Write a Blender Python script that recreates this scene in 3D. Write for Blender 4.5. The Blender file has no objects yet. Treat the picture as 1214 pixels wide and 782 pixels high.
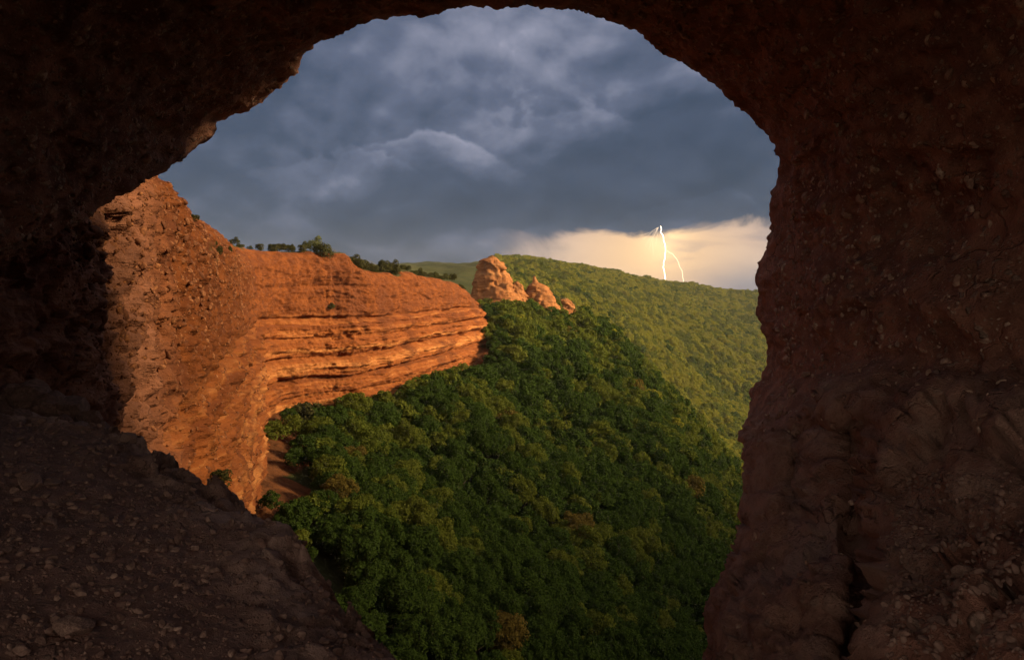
import bpy, math, random
import numpy as np
from mathutils import Vector, Matrix

random.seed(7)
rng = np.random.default_rng(7)
scene = bpy.context.scene
COL = scene.collection

# ------------------------------------------------------------------ camera
F, CX, CY, HY = 800.0, 607.0, 391.0, 350.0          # focal length, centre and horizon of the photograph
PITCH = math.atan((CY - HY) / F)
FWD = np.array([0, math.cos(PITCH), -math.sin(PITCH)])
UP = np.array([0, math.sin(PITCH), math.cos(PITCH)])
RIGHT = np.array([1.0, 0, 0])


def ray(px, py):
    px, py = np.asarray(px, float), np.asarray(py, float)
    v = FWD + ((px - CX) / F)[..., None] * RIGHT + ((CY - py) / F)[..., None] * UP
    return v


def at(px, py, d):
    """the place seen in direction (px, py) at d metres ahead of the viewer"""
    v = ray(px, py)
    return v / v[..., 1:2] * np.asarray(d, float)[..., None]


def project(p):
    z = p @ FWD
    return CX + F * p[..., 0] / z, CY - F * (p @ UP) / z, z


cam_data = bpy.data.cameras.new("camera")
cam = bpy.data.objects.new("camera", cam_data)
COL.objects.link(cam)
cam_data.sensor_width = 36
cam_data.lens = F / 1214 * 36
cam_data.clip_start = 0.05
cam_data.clip_end = 20000
cam.rotation_euler = (math.pi / 2 - PITCH, 0, 0)
scene.camera = cam

# ------------------------------------------------------------------ noise
def _hash(x, y, z, s):
    h = (x.astype(np.uint32) * np.uint32(0x8DA6B343)) ^ (y.astype(np.uint32) * np.uint32(0xD8163841)) ^ (z.astype(np.uint32) * np.uint32(0xCB1AB31F)) ^ np.uint32((s * 0x9E3779B1) & 0xFFFFFFFF)
    h ^= h >> np.uint32(15); h *= np.uint32(0x2C1B3C6D); h ^= h >> np.uint32(12); h *= np.uint32(0x297A2D39); h ^= h >> np.uint32(15)
    return h


def noise(p, seed=0):
    """gradient noise, about -1..1; p: (..., 3)"""
    with np.errstate(over="ignore"):
        f0 = np.floor(p)
        fr = p - f0
        i = f0.astype(np.int64)
        u = fr * fr * fr * (fr * (fr * 6 - 15) + 10)
        out = 0
        for dx in (0, 1):
            for dy in (0, 1):
                for dz in (0, 1):
                    h = _hash((i[..., 0] + dx) & 0xFFFFFFFF, (i[..., 1] + dy) & 0xFFFFFFFF, (i[..., 2] + dz) & 0xFFFFFFFF, seed)
                    gx = (h & np.uint32(1023)).astype(float) / 511.5 - 1
                    gy = ((h >> np.uint32(10)) & np.uint32(1023)).astype(float) / 511.5 - 1
                    gz = ((h >> np.uint32(20)) & np.uint32(1023)).astype(float) / 511.5 - 1
                    g = gx * (fr[..., 0] - dx) + gy * (fr[..., 1] - dy) + gz * (fr[..., 2] - dz)
                    w = (u[..., 0] if dx else 1 - u[..., 0]) * (u[..., 1] if dy else 1 - u[..., 1]) * (u[..., 2] if dz else 1 - u[..., 2])
                    out = out + g * w
    return out * 1.2


def fbm(p, octaves=4, gain=0.5, seed=0, ridged=False):
    p = np.asarray(p, float)
    a, s, out, tot = 1.0, 1.0, 0, 0
    for o in range(octaves):
        n = noise(p * s + 17.3 * o, seed + o)
        if ridged:
            n = 1 - 2 * np.abs(n)
        out = out + a * n
        tot += a
        a *= gain
        s *= 2.03
    return out / tot


def facets(p, seed=0, tilt=0.8):
    """broken rock: every cell of a random tiling is a flat face at its own height and slant, about -1..1"""
    with np.errstate(over="ignore"):
        i0 = np.floor(p).astype(np.int64)
        best = np.full(p.shape[:-1], 1e9); out = np.zeros(p.shape[:-1])
        for dx in (-1, 0, 1):
            for dy in (-1, 0, 1):
                for dz in (-1, 0, 1):
                    c = i0 + np.array([dx, dy, dz])
                    h = _hash(c[..., 0] & 0xFFFFFFFF, c[..., 1] & 0xFFFFFFFF, c[..., 2] & 0xFFFFFFFF, seed)
                    f = [((h >> np.uint32(s)) & np.uint32(255)) / 255.0 for s in (0, 8, 16, 24)]
                    q = p - c - np.stack(f[:3], -1)
                    d2 = np.sum(q * q, -1)
                    val = (f[3] - 0.5) + tilt * (q[..., 0] * (f[1] - 0.5) + q[..., 1] * (f[2] - 0.5) + q[..., 2] * (f[0] - 0.5)) * 2
                    s_ = d2 < best
                    best = np.where(s_, d2, best); out = np.where(s_, val, out)
    return out


def sstep(a, b, x):
    t = np.clip((np.asarray(x, float) - a) / (b - a), 0, 1)
    return t * t * (3 - 2 * t)


def gauss(x, m, s):
    return np.exp(-((x - m) / s) ** 2)


# ------------------------------------------------------------------ objects
def tag(o, label=None, category=None, group=None, kind=None):
    if label: o["label"] = label
    if category: o["category"] = category
    if group: o["group"] = group
    if kind: o["kind"] = kind
    return o


def link(name, data, mat=None, parent=None, loc=(0, 0, 0)):
    o = bpy.data.objects.new(name, data)
    COL.objects.link(o)
    if parent is not None: o.parent = parent
    o.location = loc
    if mat is not None and data is not None and len(data.materials) == 0: data.materials.append(mat)
    return o


def mesh_np(name, verts, faces, smooth=True, k=4):
    """faces: (n, k) array"""
    me = bpy.data.meshes.new(name)
    verts = np.ascontiguousarray(verts, np.float32)
    faces = np.ascontiguousarray(faces, np.int32)
    n, k = faces.shape
    me.vertices.add(len(verts)); me.vertices.foreach_set("co", verts.ravel())
    me.loops.add(n * k); me.loops.foreach_set("vertex_index", faces.ravel())
    me.polygons.add(n); me.polygons.foreach_set("loop_start", np.arange(n, dtype=np.int32) * k)
    me.update(calc_edges=True)
    me.polygons.foreach_set("use_smooth", np.full(n, smooth))
    me.validate()
    return me


def grid_faces(ni, nj, wrap=False):
    i = np.arange(ni if wrap else ni - 1)
    j = np.arange(nj - 1)
    I, J = np.meshgrid(i, j, indexing="ij")
    I2 = (I + 1) % ni
    return np.stack([I * nj + J, I2 * nj + J, I2 * nj + J + 1, I * nj + J + 1], -1).reshape(-1, 4)


def grid_normals(P, wrap=False):
    if wrap:
        du = np.roll(P, -1, 0) - np.roll(P, 1, 0)
    else:
        du = np.gradient(P, axis=0)
    dv = np.gradient(P, axis=1)
    n = np.cross(du, dv)
    return n / np.maximum(np.linalg.norm(n, axis=-1, keepdims=True), 1e-9)


def attr(me, name, values):
    a = me.attributes.new(name, "FLOAT", "POINT")
    a.data.foreach_set("value", np.ascontiguousarray(values, np.float32).ravel())


def pw(x, xs, ys):
    return np.interp(x, xs, ys)


def smooth1(a, n):
    k = np.ones(n) / n
    return np.convolve(np.pad(a, (n // 2, n - 1 - n // 2), mode="edge"), k, mode="valid")


# ------------------------------------------------------------------ node helpers
class G:
    def __init__(self, tree):
        self.t = tree

    def n(self, kind, **kw):
        nd = self.t.nodes.new(kind)
        for k, v in kw.items():
            if k == "ins":
                for a, b in v.items(): self.put(nd.inputs[a], b)
            else:
                setattr(nd, k, v)
        return nd

    def put(self, sock, v):
        if isinstance(v, bpy.types.NodeSocket): self.t.links.new(v, sock)
        elif v is not None: sock.default_value = v

    def m(self, op, a, b=None, c=None, clamp=False):
        nd = self.n("ShaderNodeMath", operation=op, use_clamp=clamp)
        for s, v in zip(nd.inputs, (a, b, c)): self.put(s, v)
        return nd.outputs[0]

    def mix(self, f, a, b, blend="MIX"):
        nd = self.n("ShaderNodeMix", data_type="RGBA", blend_type=blend)
        self.put(nd.inputs["Factor"], f)
        for s, v in ((nd.inputs[6], a), (nd.inputs[7], b)):
            self.put(s, (*v, 1) if isinstance(v, tuple) and len(v) == 3 else v)
        return nd.outputs[2]

    def ss(self, x, a, b):
        nd = self.n("ShaderNodeMapRange", interpolation_type="SMOOTHSTEP")
        self.put(nd.inputs[0], x); self.put(nd.inputs[1], a); self.put(nd.inputs[2], b)
        return nd.outputs[0]

    def noise(self, vec, scale, detail=4, rough=0.55, dist=0.0):
        nd = self.n("ShaderNodeTexNoise")
        self.put(nd.inputs["Vector"], vec)
        for k, v in (("Scale", scale), ("Detail", detail), ("Roughness", rough), ("Distortion", dist)): self.put(nd.inputs[k], v)
        return nd.outputs["Fac"]

    def voronoi(self, vec, scale, feature="F1", rand=1.0):
        nd = self.n("ShaderNodeTexVoronoi", feature=feature)
        self.put(nd.inputs["Vector"], vec); self.put(nd.inputs["Scale"], scale); self.put(nd.inputs["Randomness"], rand)
        return nd

    def scaled(self, vec, s):
        nd = self.n("ShaderNodeMapping")
        self.put(nd.inputs["Vector"], vec); nd.inputs["Scale"].default_value = s
        return nd.outputs[0]

    def attr(self, name):
        return self.n("ShaderNodeAttribute", attribute_name=name).outputs["Fac"]


def new_mat(name):
    m = bpy.data.materials.new(name)
    m.use_nodes = True
    m.node_tree.nodes.clear()
    return m, G(m.node_tree)


def finish(g, color, rough, height=None, strength=0.5, distance=0.05, spec=0.2):
    b = g.n("ShaderNodeBsdfPrincipled")
    g.put(b.inputs["Base Color"], color); g.put(b.inputs["Roughness"], rough)
    b.inputs["Specular IOR Level"].default_value = spec
    if height is not None:
        bp = g.n("ShaderNodeBump"); bp.inputs["Strength"].default_value = strength; bp.inputs["Distance"].default_value = distance
        g.put(bp.inputs["Height"], height); g.put(b.inputs["Normal"], bp.outputs[0])
    o = g.n("ShaderNodeOutputMaterial"); g.put(o.inputs["Surface"], b.outputs[0])


def conglomerate(name, base, dark, pebble, scale=1.0, pebbles=0.3, smooth_attr=None, smooth_col=None):
    """red cemented gravel: earth matrix, stones set in it, fine grit"""
    m, g = new_mat(name)
    v = g.n("ShaderNodeTexCoord").outputs["Object"]
    big = g.noise(v, 0.45 * scale, 5, 0.6, 0.3)
    mid = g.noise(v, 3.2 * scale, 6, 0.65)
    fine = g.noise(v, 34 * scale, 5, 0.75)
    col = g.mix(g.ss(big, 0.35, 0.68), dark, base)
    col = g.mix(g.ss(mid, 0.42, 0.66), col, tuple(min(1, c * 1.25 + 0.01) for c in base))
    warp = g.n("ShaderNodeVectorMath", operation="ADD")
    g.put(warp.inputs[0], v)
    wn = g.n("ShaderNodeTexNoise"); g.put(wn.inputs["Vector"], v); wn.inputs["Scale"].default_value = 6 * scale
    sc = g.n("ShaderNodeVectorMath", operation="SCALE"); g.put(sc.inputs[0], wn.outputs["Color"]); sc.inputs["Scale"].default_value = 0.09 / scale
    g.put(warp.inputs[1], sc.outputs[0])
    vo = g.voronoi(warp.outputs[0], 9 * scale)
    keep = g.m("GREATER_THAN", g.n("ShaderNodeSeparateColor", ins={0: vo.outputs["Color"]}).outputs[0], 1 - pebbles)
    stone = g.m("MULTIPLY", keep, g.ss(vo.outputs["Distance"], 0.42, 0.26))
    vo2 = g.voronoi(v, 26 * scale)
    keep2 = g.m("GREATER_THAN", g.n("ShaderNodeSeparateColor", ins={0: vo2.outputs["Color"]}).outputs[1], 1 - pebbles * 0.9)
    stone2 = g.m("MULTIPLY", keep2, g.ss(vo2.outputs["Distance"], 0.4, 0.25))
    if smooth_attr:
        sm = g.attr(smooth_attr)
        inv = g.m("SUBTRACT", 1.0, sm)
        stone = g.m("MULTIPLY", stone, inv); stone2 = g.m("MULTIPLY", stone2, inv)
        col = g.mix(g.m("MULTIPLY", sm, g.ss(mid, 0.25, 0.6)), col, smooth_col)
    pc = g.mix(g.n("ShaderNodeSeparateColor", ins={0: vo.outputs["Color"]}).outputs[2], tuple(c * 0.6 for c in pebble), pebble)
    col = g.mix(g.m("MULTIPLY", stone, 0.75), col, pc)
    col = g.mix(g.m("MULTIPLY", stone2, 0.6), col, pebble)
    col = g.mix(g.m("MULTIPLY", g.ss(fine, 0.5, 0.3), 0.45), col, tuple(c * 0.45 for c in dark))
    crk = g.n("ShaderNodeTexVoronoi", feature="DISTANCE_TO_EDGE"); cw = g.n("ShaderNodeVectorMath", operation="ADD")
    cs = g.n("ShaderNodeVectorMath", operation="SCALE"); g.put(cs.inputs[0], g.n("ShaderNodeTexNoise", ins={"Vector": v, "Scale": 2.4, "Detail": 5.0}).outputs["Color"]); cs.inputs["Scale"].default_value = 0.9
    g.put(cw.inputs[0], g.scaled(v, (1, 1, 1.9))); g.put(cw.inputs[1], cs.outputs[0]); g.put(crk.inputs["Vector"], cw.outputs[0]); crk.inputs["Scale"].default_value = 1.5
    crack = g.m("MULTIPLY", g.ss(crk.outputs["Distance"], 0.05, 0.0), g.ss(big, 0.5, 0.66))
    col = g.mix(g.m("MULTIPLY", crack, 0.45), col, tuple(c * 0.35 for c in dark))
    h = g.m("ADD", g.m("MULTIPLY", mid, 1.2), g.m("MULTIPLY", fine, 0.8))
    h = g.m("SUBTRACT", h, g.m("MULTIPLY", crack, 1.1))
    h = g.m("ADD", h, g.m("ADD", g.m("MULTIPLY", stone, 0.5), g.m("MULTIPLY", stone2, 0.22)))
    finish(g, col, 0.92, h, 0.9, 0.07 / scale)
    return m


M = {}
M["cave"] = conglomerate("cave_conglomerate", (0.38, 0.165, 0.10), (0.23, 0.098, 0.064), (0.45, 0.31, 0.22), 1.0, 0.34, "smooth_rock", (0.50, 0.30, 0.21))
M["floor"] = conglomerate("cave_floor_gravel", (0.29, 0.155, 0.108), (0.18, 0.098, 0.07), (0.38, 0.24, 0.17), 2.0, 0.42, "smooth_rock", (0.54, 0.345, 0.255))


def stone_mat(name, a, b):
    m, g = new_mat(name)
    v = g.n("ShaderNodeTexCoord").outputs["Object"]
    r = g.n("ShaderNodeNewGeometry").outputs["Random Per Island"]
    r2 = g.n("ShaderNodeObjectInfo").outputs["Random"]
    n = g.noise(v, 14, 4, 0.6)
    col = g.mix(g.m("FRACT", g.m("ADD", r, r2)), a, b)
    col = g.mix(g.ss(n, 0.35, 0.7), tuple(c * 0.75 for c in a), col)
    finish(g, col, 0.85, n, 0.5, 0.02)
    return m


M["pebble"] = stone_mat("embedded_pebble", (0.33, 0.17, 0.11), (0.60, 0.42, 0.29))
M["stone"] = stone_mat("loose_stone", (0.23, 0.125, 0.088), (0.40, 0.25, 0.175))


def cliff_mat(name, red, orange, pale):
    m, g = new_mat(name)
    near = g.attr("conglomerate")  # conglomerate by the cave, its colour also lightened to lift the shaded wall
    v = g.n("ShaderNodeTexCoord").outputs["Object"]
    st = g.attr("strata_height")
    up = g.attr("vegetation")
    massive = g.attr("massive")
    wob = g.noise(g.scaled(v, (0.12, 0.12, 0.3)), 1.0, 4, 0.6)
    zz = g.m("ADD", st, g.m("MULTIPLY", g.m("SUBTRACT", wob, 0.5), 2.2))
    cz = g.n("ShaderNodeCombineXYZ"); g.put(cz.inputs[2], zz)
    lay = g.noise(cz.outputs[0], 0.55, 5, 0.7)
    lay2 = g.noise(g.scaled(v, (0.25, 0.25, 3.0)), 1.0, 4, 0.65)
    mid = g.noise(v, 0.9, 6, 0.65)
    fine = g.noise(v, 6.0, 5, 0.7)
    stain = g.noise(g.scaled(v, (0.22, 0.22, 0.07)), 1.0, 5, 0.6)
    lc = g.mix(g.ss(lay, 0.36, 0.52), tuple(c * 1.1 for c in red), orange)
    lc = g.mix(g.ss(g.m("ADD", lay, g.m("MULTIPLY", lay2, 0.35)), 0.66, 0.84), lc, pale)
    mc = g.mix(g.ss(mid, 0.35, 0.65), tuple(c * 0.85 for c in red), tuple(c * 0.8 for c in orange))
    col = g.mix(massive, lc, mc)
    col = g.mix(g.m("MULTIPLY", g.ss(stain, 0.48, 0.66), 0.7), col, (0.09, 0.027, 0.011))
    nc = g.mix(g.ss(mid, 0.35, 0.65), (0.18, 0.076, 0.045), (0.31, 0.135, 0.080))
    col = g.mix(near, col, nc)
    vo = g.voronoi(v, 2.6)
    spots = g.m("MULTIPLY", g.ss(vo.outputs["Distance"], 0.34, 0.16), g.m("MULTIPLY", massive, g.m("SUBTRACT", 0.6, g.m("MULTIPLY", near, 0.4))))
    col = g.mix(spots, col, (0.16, 0.06, 0.03))
    col = g.mix(g.m("MULTIPLY", g.ss(fine, 0.48, 0.3), 0.5), col, (0.17, 0.055, 0.02))
    vcol = g.mix(g.ss(mid, 0.35, 0.65), (0.026, 0.026, 0.011), (0.058, 0.050, 0.020))
    col = g.mix(g.ss(g.m("ADD", up, g.m("MULTIPLY", g.m("SUBTRACT", mid, 0.5), 0.9)), 0.42, 0.6), col, vcol)
    h = g.m("ADD", g.m("MULTIPLY", mid, 0.8), g.m("ADD", g.m("MULTIPLY", fine, 0.35), g.m("MULTIPLY", lay2, 0.7)))
    finish(g, col, 0.95, h, 0.9, 0.35, 0.1)
    return m


M["cliff"] = cliff_mat("layered_orange_sandstone", (0.108, 0.030, 0.0095), (0.205, 0.060, 0.0155), (0.39, 0.158, 0.05))
M["pinnacle"] = cliff_mat("pale_orange_sandstone", (0.17, 0.062, 0.021), (0.265, 0.105, 0.036), (0.38, 0.18, 0.07))


def ground_mat():
    m, g = new_mat("hillside_ground")
    v = g.n("ShaderNodeTexCoord").outputs["Object"]
    earth = g.attr("bare_earth")
    big = g.noise(v, 0.05, 5, 0.6)
    mid = g.noise(v, 0.6, 5, 0.65)
    col = g.mix(g.ss(big, 0.35, 0.65), (0.022, 0.026, 0.009), (0.045, 0.045, 0.016))
    ec = g.mix(g.ss(mid, 0.35, 0.65), (0.07, 0.028, 0.012), (0.14, 0.052, 0.02))
    col = g.mix(g.ss(g.m("ADD", earth, g.m("MULTIPLY", g.m("SUBTRACT", mid, 0.5), 0.5)), 0.4, 0.6), col, ec)
    finish(g, col, 1.0, mid, 0.8, 0.8, 0.05)
    return m


M["ground"] = ground_mat()


def leaf_mat(name, a, b, c):
    """a..b: this tree's foliage from darker to lighter leaves, c: another tree's hue of the same kind"""
    m, g = new_mat(name)
    r = g.n("ShaderNodeNewGeometry").outputs["Random Per Island"]
    t = g.n("ShaderNodeObjectInfo").outputs["Random"]
    col = g.mix(r, a, b)
    col = g.mix(g.m("MULTIPLY", t, 0.75), col, c)
    d = g.n("ShaderNodeBsdfDiffuse"); g.put(d.inputs[0], col)
    tr = g.n("ShaderNodeBsdfTranslucent"); g.put(tr.inputs[0], col)
    ms = g.n("ShaderNodeMixShader"); ms.inputs[0].default_value = 0.3
    g.put(ms.inputs[1], d.outputs[0]); g.put(ms.inputs[2], tr.outputs[0])
    o = g.n("ShaderNodeOutputMaterial"); g.put(o.inputs["Surface"], ms.outputs[0])
    return m


LEAF = {
    "deep green": leaf_mat("deep_green_leaves", (0.024, 0.042, 0.008), (0.052, 0.078, 0.015), (0.036, 0.058, 0.012)),
    "mid green": leaf_mat("mid_green_leaves", (0.05, 0.068, 0.010), (0.115, 0.130, 0.020), (0.10, 0.108, 0.017)),
    "yellowish green": leaf_mat("yellowish_green_leaves", (0.115, 0.122, 0.014), (0.23, 0.215, 0.025), (0.18, 0.165, 0.02)),
    "russet tinged": leaf_mat("russet_tinged_leaves", (0.075, 0.058, 0.014), (0.14, 0.10, 0.022), (0.12, 0.085, 0.02)),
}
M["scrub"] = leaf_mat("scrub_leaves", (0.035, 0.034, 0.013), (0.075, 0.065, 0.026), (0.055, 0.055, 0.018))
M["pale_scrub"] = leaf_mat("pale_scrub_leaves", (0.07, 0.08, 0.03), (0.12, 0.12, 0.045), (0.10, 0.10, 0.04))
m_, g_ = new_mat("bark")
v_ = g_.n("ShaderNodeTexCoord").outputs["Object"]
bn_ = g_.noise(g_.scaled(v_, (6, 6, 1.2)), 1.0, 4, 0.6)
finish(g_, g_.mix(bn_, (0.035, 0.026, 0.018), (0.11, 0.085, 0.06)), 0.95, bn_, 0.6, 0.05)
M["bark"] = m_
m_, g_ = new_mat("weathered_wood")
v_ = g_.n("ShaderNodeTexCoord").outputs["Object"]
bn_ = g_.noise(g_.scaled(v_, (8, 8, 2)), 1.0, 4, 0.6)
finish(g_, g_.mix(bn_, (0.05, 0.045, 0.04), (0.13, 0.11, 0.09)), 0.9, bn_, 0.4, 0.02)
M["wood"] = m_

# ------------------------------------------------------------------ the cave: roof, walls and mouth
rim_px = np.array([
    (216, 193), (240, 170), (262, 148), (300, 137), (345, 100), (385, 58), (425, 33), (500, 18), (560, 13), (620, 9), (680, 16), (740, 37), (800, 70), (850, 105), (885, 140), (908, 163),
    (916, 178), (914, 205), (911, 240), (905, 290), (898, 330), (893, 372), (899, 390), (906, 402), (905, 430), (892, 458), (880, 490), (869, 512), (873, 540), (876, 580),
    (870, 620), (862, 670), (848, 703), (836, 740), (838, 790), (800, 880), (700, 960), (600, 980), (480, 900), (380, 780), (250, 680), (60, 650), (-150, 640), (-220, 520),
    (-200, 420), (-90, 345), (20, 303), (104, 262), (165, 224)], float)
c0 = np.array([607.0, 390.0])


def build_cave():
    NT, NR, NB = 1150, 170, 34
    d = rim_px - c0
    ang = np.unwrap(np.arctan2(-d[:, 1], d[:, 0]))         # falls as the list runs clockwise
    rad = np.hypot(d[:, 0], d[:, 1])
    if ang[-1] > ang[0]: ang = ang[::-1]; rad = rad[::-1]
    ang_c = np.concatenate([ang + 2 * np.pi, ang, ang - 2 * np.pi])[::-1]
    rad_c = np.concatenate([rad, rad, rad])[::-1]
    fine = np.linspace(0, 2 * np.pi, 4000, endpoint=False)
    rf = np.interp(fine, ang_c, rad_c)
    # spend the columns where the mouth's edge is long in view
    ds = np.hypot(np.gradient(rf), rf * (fine[1] - fine[0]))
    cum = np.concatenate([[0], np.cumsum(ds)]); cum /= cum[-1]
    th = np.interp(np.linspace(0, 1, NT, endpoint=False), cum, np.concatenate([fine, [2 * np.pi]]))
    rr = np.interp(th, ang_c, rad_c) + 3
    px, py = c0[0] + rr * np.cos(th), c0[1] - rr * np.sin(th)
    ax = ray(c0[0], c0[1]); ax /= np.linalg.norm(ax)
    rd = ray(px, py); rd /= np.linalg.norm(rd, axis=1, keepdims=True)
    a0 = np.arccos(rd @ ax)
    tang = rd - (rd @ ax)[:, None] * ax; tang /= np.linalg.norm(tang, axis=1, keepdims=True)
    u = np.concatenate([np.linspace(0, 1, NR) ** 1.25, 1 + np.linspace(0, 1, NB + 1)[1:]])
    a_side = np.radians(66)
    dg_ = np.degrees(th) % 360
    a_end = np.radians(138 - 32 * np.exp(-((dg_ - 172) / 42) ** 2))[:, None]  # cave left open behind the viewer, shaped to let fill light in
    A = np.where(u[None] <= 1, a0[:, None] + (np.maximum(a_side, a0 + 0.3)[:, None] - a0[:, None]) * u[None],
                 np.maximum(a_side, a0 + 0.3)[:, None] + (a_end - np.maximum(a_side, a0 + 0.3)[:, None]) * (u[None] - 1))
    D = np.cos(A)[..., None] * ax + np.sin(A)[..., None] * tang[:, None]
    deg = np.degrees(th) % 360
    rho = pw(deg, [0, 30, 60, 90, 120, 150, 180, 200, 225, 250, 270, 300, 330, 360], [4.3, 4.7, 4.6, 3.9, 4.8, 6.0, 6.5, 6.0, 4.6, 3.9, 3.6, 3.5, 3.9, 4.3])
    R = rho[:, None] / np.sin(np.clip(A, 0.05, np.pi - 0.05))
    R = np.where(A > np.pi / 2, 1 / (1 / R ** 3 + 1 / 8.0 ** 3) ** (1 / 3), R)
    # rounded lip at the mouth (not where the left wall runs on into the cliff)
    left = sstep(145, 160, deg) * (1 - sstep(205, 225, deg))
    lipw = 0.16 - 0.12 * left
    q = np.clip((A - a0[:, None]) / lipw[:, None], 0, 1)
    R = R + (1.5 - 1.2 * left)[:, None] * (1 - np.sqrt(np.clip(1 - (1 - q) ** 2, 0, 1)))
    fwd = D @ FWD
    ok = fwd > 0.15
    qx = np.where(ok, CX + F * D[..., 0] / np.maximum(fwd, 0.15), 9999)
    qy = np.where(ok, CY - F * (D @ UP) / np.maximum(fwd, 0.15), 9999)
    wob = fbm(D * 7, 3, seed=50)
    right = sstep(780, 880, qx) * (qx < 9000) * (1 - sstep(1500, 2500, qx))
    yl = pw(qx, [860, 905, 985, 1060, 1220], [452, 446, 418, 408, 425]) + wob * 26
    ledge = sstep(0, 75, qy - yl)
    R = R - right * 1.25 * ledge
    # the dark recess under the brow, and the cleft beside it
    brow = pw(qx, [880, 960, 1010, 1040], [500, 486, 492, 520]) + wob * 14
    rec = sstep(0, 22, qy - brow) * (1 - sstep(60, 210, qy - brow)) * sstep(915, 950, qx) * (1 - sstep(1005, 1035, qx))
    R = R + right * 0.55 * rec * (0.75 + 1.1 * fbm(D * 11, 3, seed=52))
    cl = pw(qy, [470, 520, 600, 680, 782, 900], [1022, 1022, 1012, 1030, 1004, 990]) + wob * 30
    R = R + right * 0.65 * gauss(qx, cl, 17) * sstep(475, 510, qy)
    # the sloping tan rock further in, rising towards the viewer
    slope = sstep(1020, 1060, qx) * sstep(490, 800, qy)
    R = R - right * 1.0 * slope - right * 0.35 * sstep(1010, 1050, qx) * sstep(470, 540, qy)
    # swellings of the pillar
    for bx, by, sx, sy, am in ((895, 545, 55, 80, -0.25), (885, 720, 55, 45, -0.55), (960, 690, 50, 40, -0.5), (935, 330, 45, 60, -0.3), (1010, 360, 60, 40, -0.5), (1120, 360, 80, 45, -0.45), (1100, 250, 90, 50, 0.5), (950, 590, 35, 70, 0.35)  ):
        R = R + am * np.exp(-((qx - bx) / sx) ** 2 - ((qy - by) / sy) ** 2)
    # rocks stacked at the foot of the left wall
    R = R + np.exp(-((qx - 60) / 80) ** 2 - ((qy - 460) / 50) ** 2) * (-0.5 + 0.9 * fbm(D * 16, 2, seed=61))
    P = D * R[..., None]
    N = grid_normals(P, True)
    P1 = P
    dist = np.linalg.norm(P, axis=-1)
    big = fbm(P * 0.45, 3, seed=1)
    rid = fbm(P * np.array([0.8, 0.8, 1.3]), 4, seed=5, ridged=True)
    med = fbm(P * 2.3, 4, 0.55, seed=9)
    sm = fbm(P * 8.5, 3, 0.6, seed=14)
    low = right * ledge
    bub = np.maximum(0, noise(P * 5.2, 31)) ** 1.5 + 0.6 * np.maximum(0, noise(P * 10.5, 33)) ** 1.5
    cracks = fbm(P * np.array([1.1, 1.1, 3.2]) + 0.6 * med[..., None], 4, 0.55, seed=21, ridged=True)
    jit = 0.5 * np.stack([fbm(P * 1.3, 3, seed=23 + k) for k in range(3)], -1)
    fac = facets((P + jit) * np.array([0.9, 0.9, 1.5]), 3) + 0.4 * facets((P + 0.7 * jit) * np.array([2.1, 2.1, 3.6]), 5) + 0.2 * facets((P + 0.4 * jit) * np.array([5.2, 5.2, 8.0]), 8)
    amp = np.where(A > 1.3, 0.4, 1.0)
    disp = 0.30 * big + (0.16 - 0.08 * low) * rid + (0.14 - 0.09 * low) * med + 0.07 * sm + 0.10 * bub * (1 - 0.85 * low) - 0.13 + 0.10 * low * np.clip(cracks, -1, 0.7) + (0.08 + 0.085 * low) * fac
    bed = (P @ np.array([0.45, 0.25, 0.86])) * 2.4 + 1.3 * fbm(P * 0.8, 3, seed=24)
    slab = (bed - np.floor(bed)) * (0.4 + 0.6 * np.clip(0.5 + noise(np.stack([np.floor(bed) * 3.7, 0 * bed, 0 * bed], -1) + P * 0.7, 26), 0, 1))
    disp = disp + 0.09 * low * (slab - 0.4)
    amp = amp * (0.72 + 0.28 * sstep(0.0, 0.6, q))
    S = np.sign(np.sum(N * -P, -1, keepdims=True)); S[S == 0] = 1
    P = P + N * S * (disp * amp)[..., None]
    smooth_rock = np.clip(low * (0.45 + 0.9 * sstep(-0.1, 0.35, fbm(P * 0.9, 3, seed=40))) * (1 - 0.9 * sstep(1060, 1110, qx) * sstep(585, 640, qy)), 0, 1)
    # outside: the lip turns outward into the hillside that holds the cave
    out = np.stack([np.cos(th), 0 * th, np.sin(th)], -1)
    loops = []
    sr = [smooth_rock]
    for w, back in ((0.25, -0.45), (0.8, -0.7), (2.0, -0.5), (5, 0.6), (12, 3), (28, 7), (60, 12)):
        q_ = P[:, 0] + out * w
        down = np.clip(-out[:, 2], 0, 1)
        shade_bulge = np.interp(w, [0, 0.8, 2, 5, 12, 28], [0, 0.02, 0.25, 0.6, 1.0, 0]) * sstep(0.25, 0.7, out[:, 0])  # unseen bulge added on the right to shade the mouth's left lip
        q_[:, 1] += -back * (1 - down) + down * 0.35 * w + shade_bulge
        q_[:, 1] -= sstep(0.35, 0.75, -out[:, 0]) * (0.9 + 0.5 * min(w, 6))
        q_ = q_ + 0.05 * w * np.stack([fbm(q_ * 0.15, 3, seed=70 + k) for k in range(3)], -1)
        top = HILL_TOP(q_[:, 0])
        q_[:, 2] = np.where(q_[:, 2] > top - 4, top - 4 + 4 * np.tanh((q_[:, 2] - top + 4) / 4), q_[:, 2])
        q_[:, 2] = np.maximum(q_[:, 2], -95)
        loops.append(q_)
    outer = np.stack(loops[::-1], 1)
    P = np.concatenate([outer, P], 1)
    sr = np.concatenate([np.zeros(outer.shape[:2]), smooth_rock], 1)
    me = mesh_np("cave_wall", P.reshape(-1, 3), grid_faces(NT, P.shape[1], True))
    attr(me, "smooth_rock", sr)
    o = link("cave_wall", me, M["cave"])
    tag(o, "dark red conglomerate roof and walls of the cave around its wide mouth", "cave", kind="structure")
    return o, P[:, len(loops):], -np.sign(1) * grid_normals(P, True)[:, len(loops):], A, low


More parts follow.
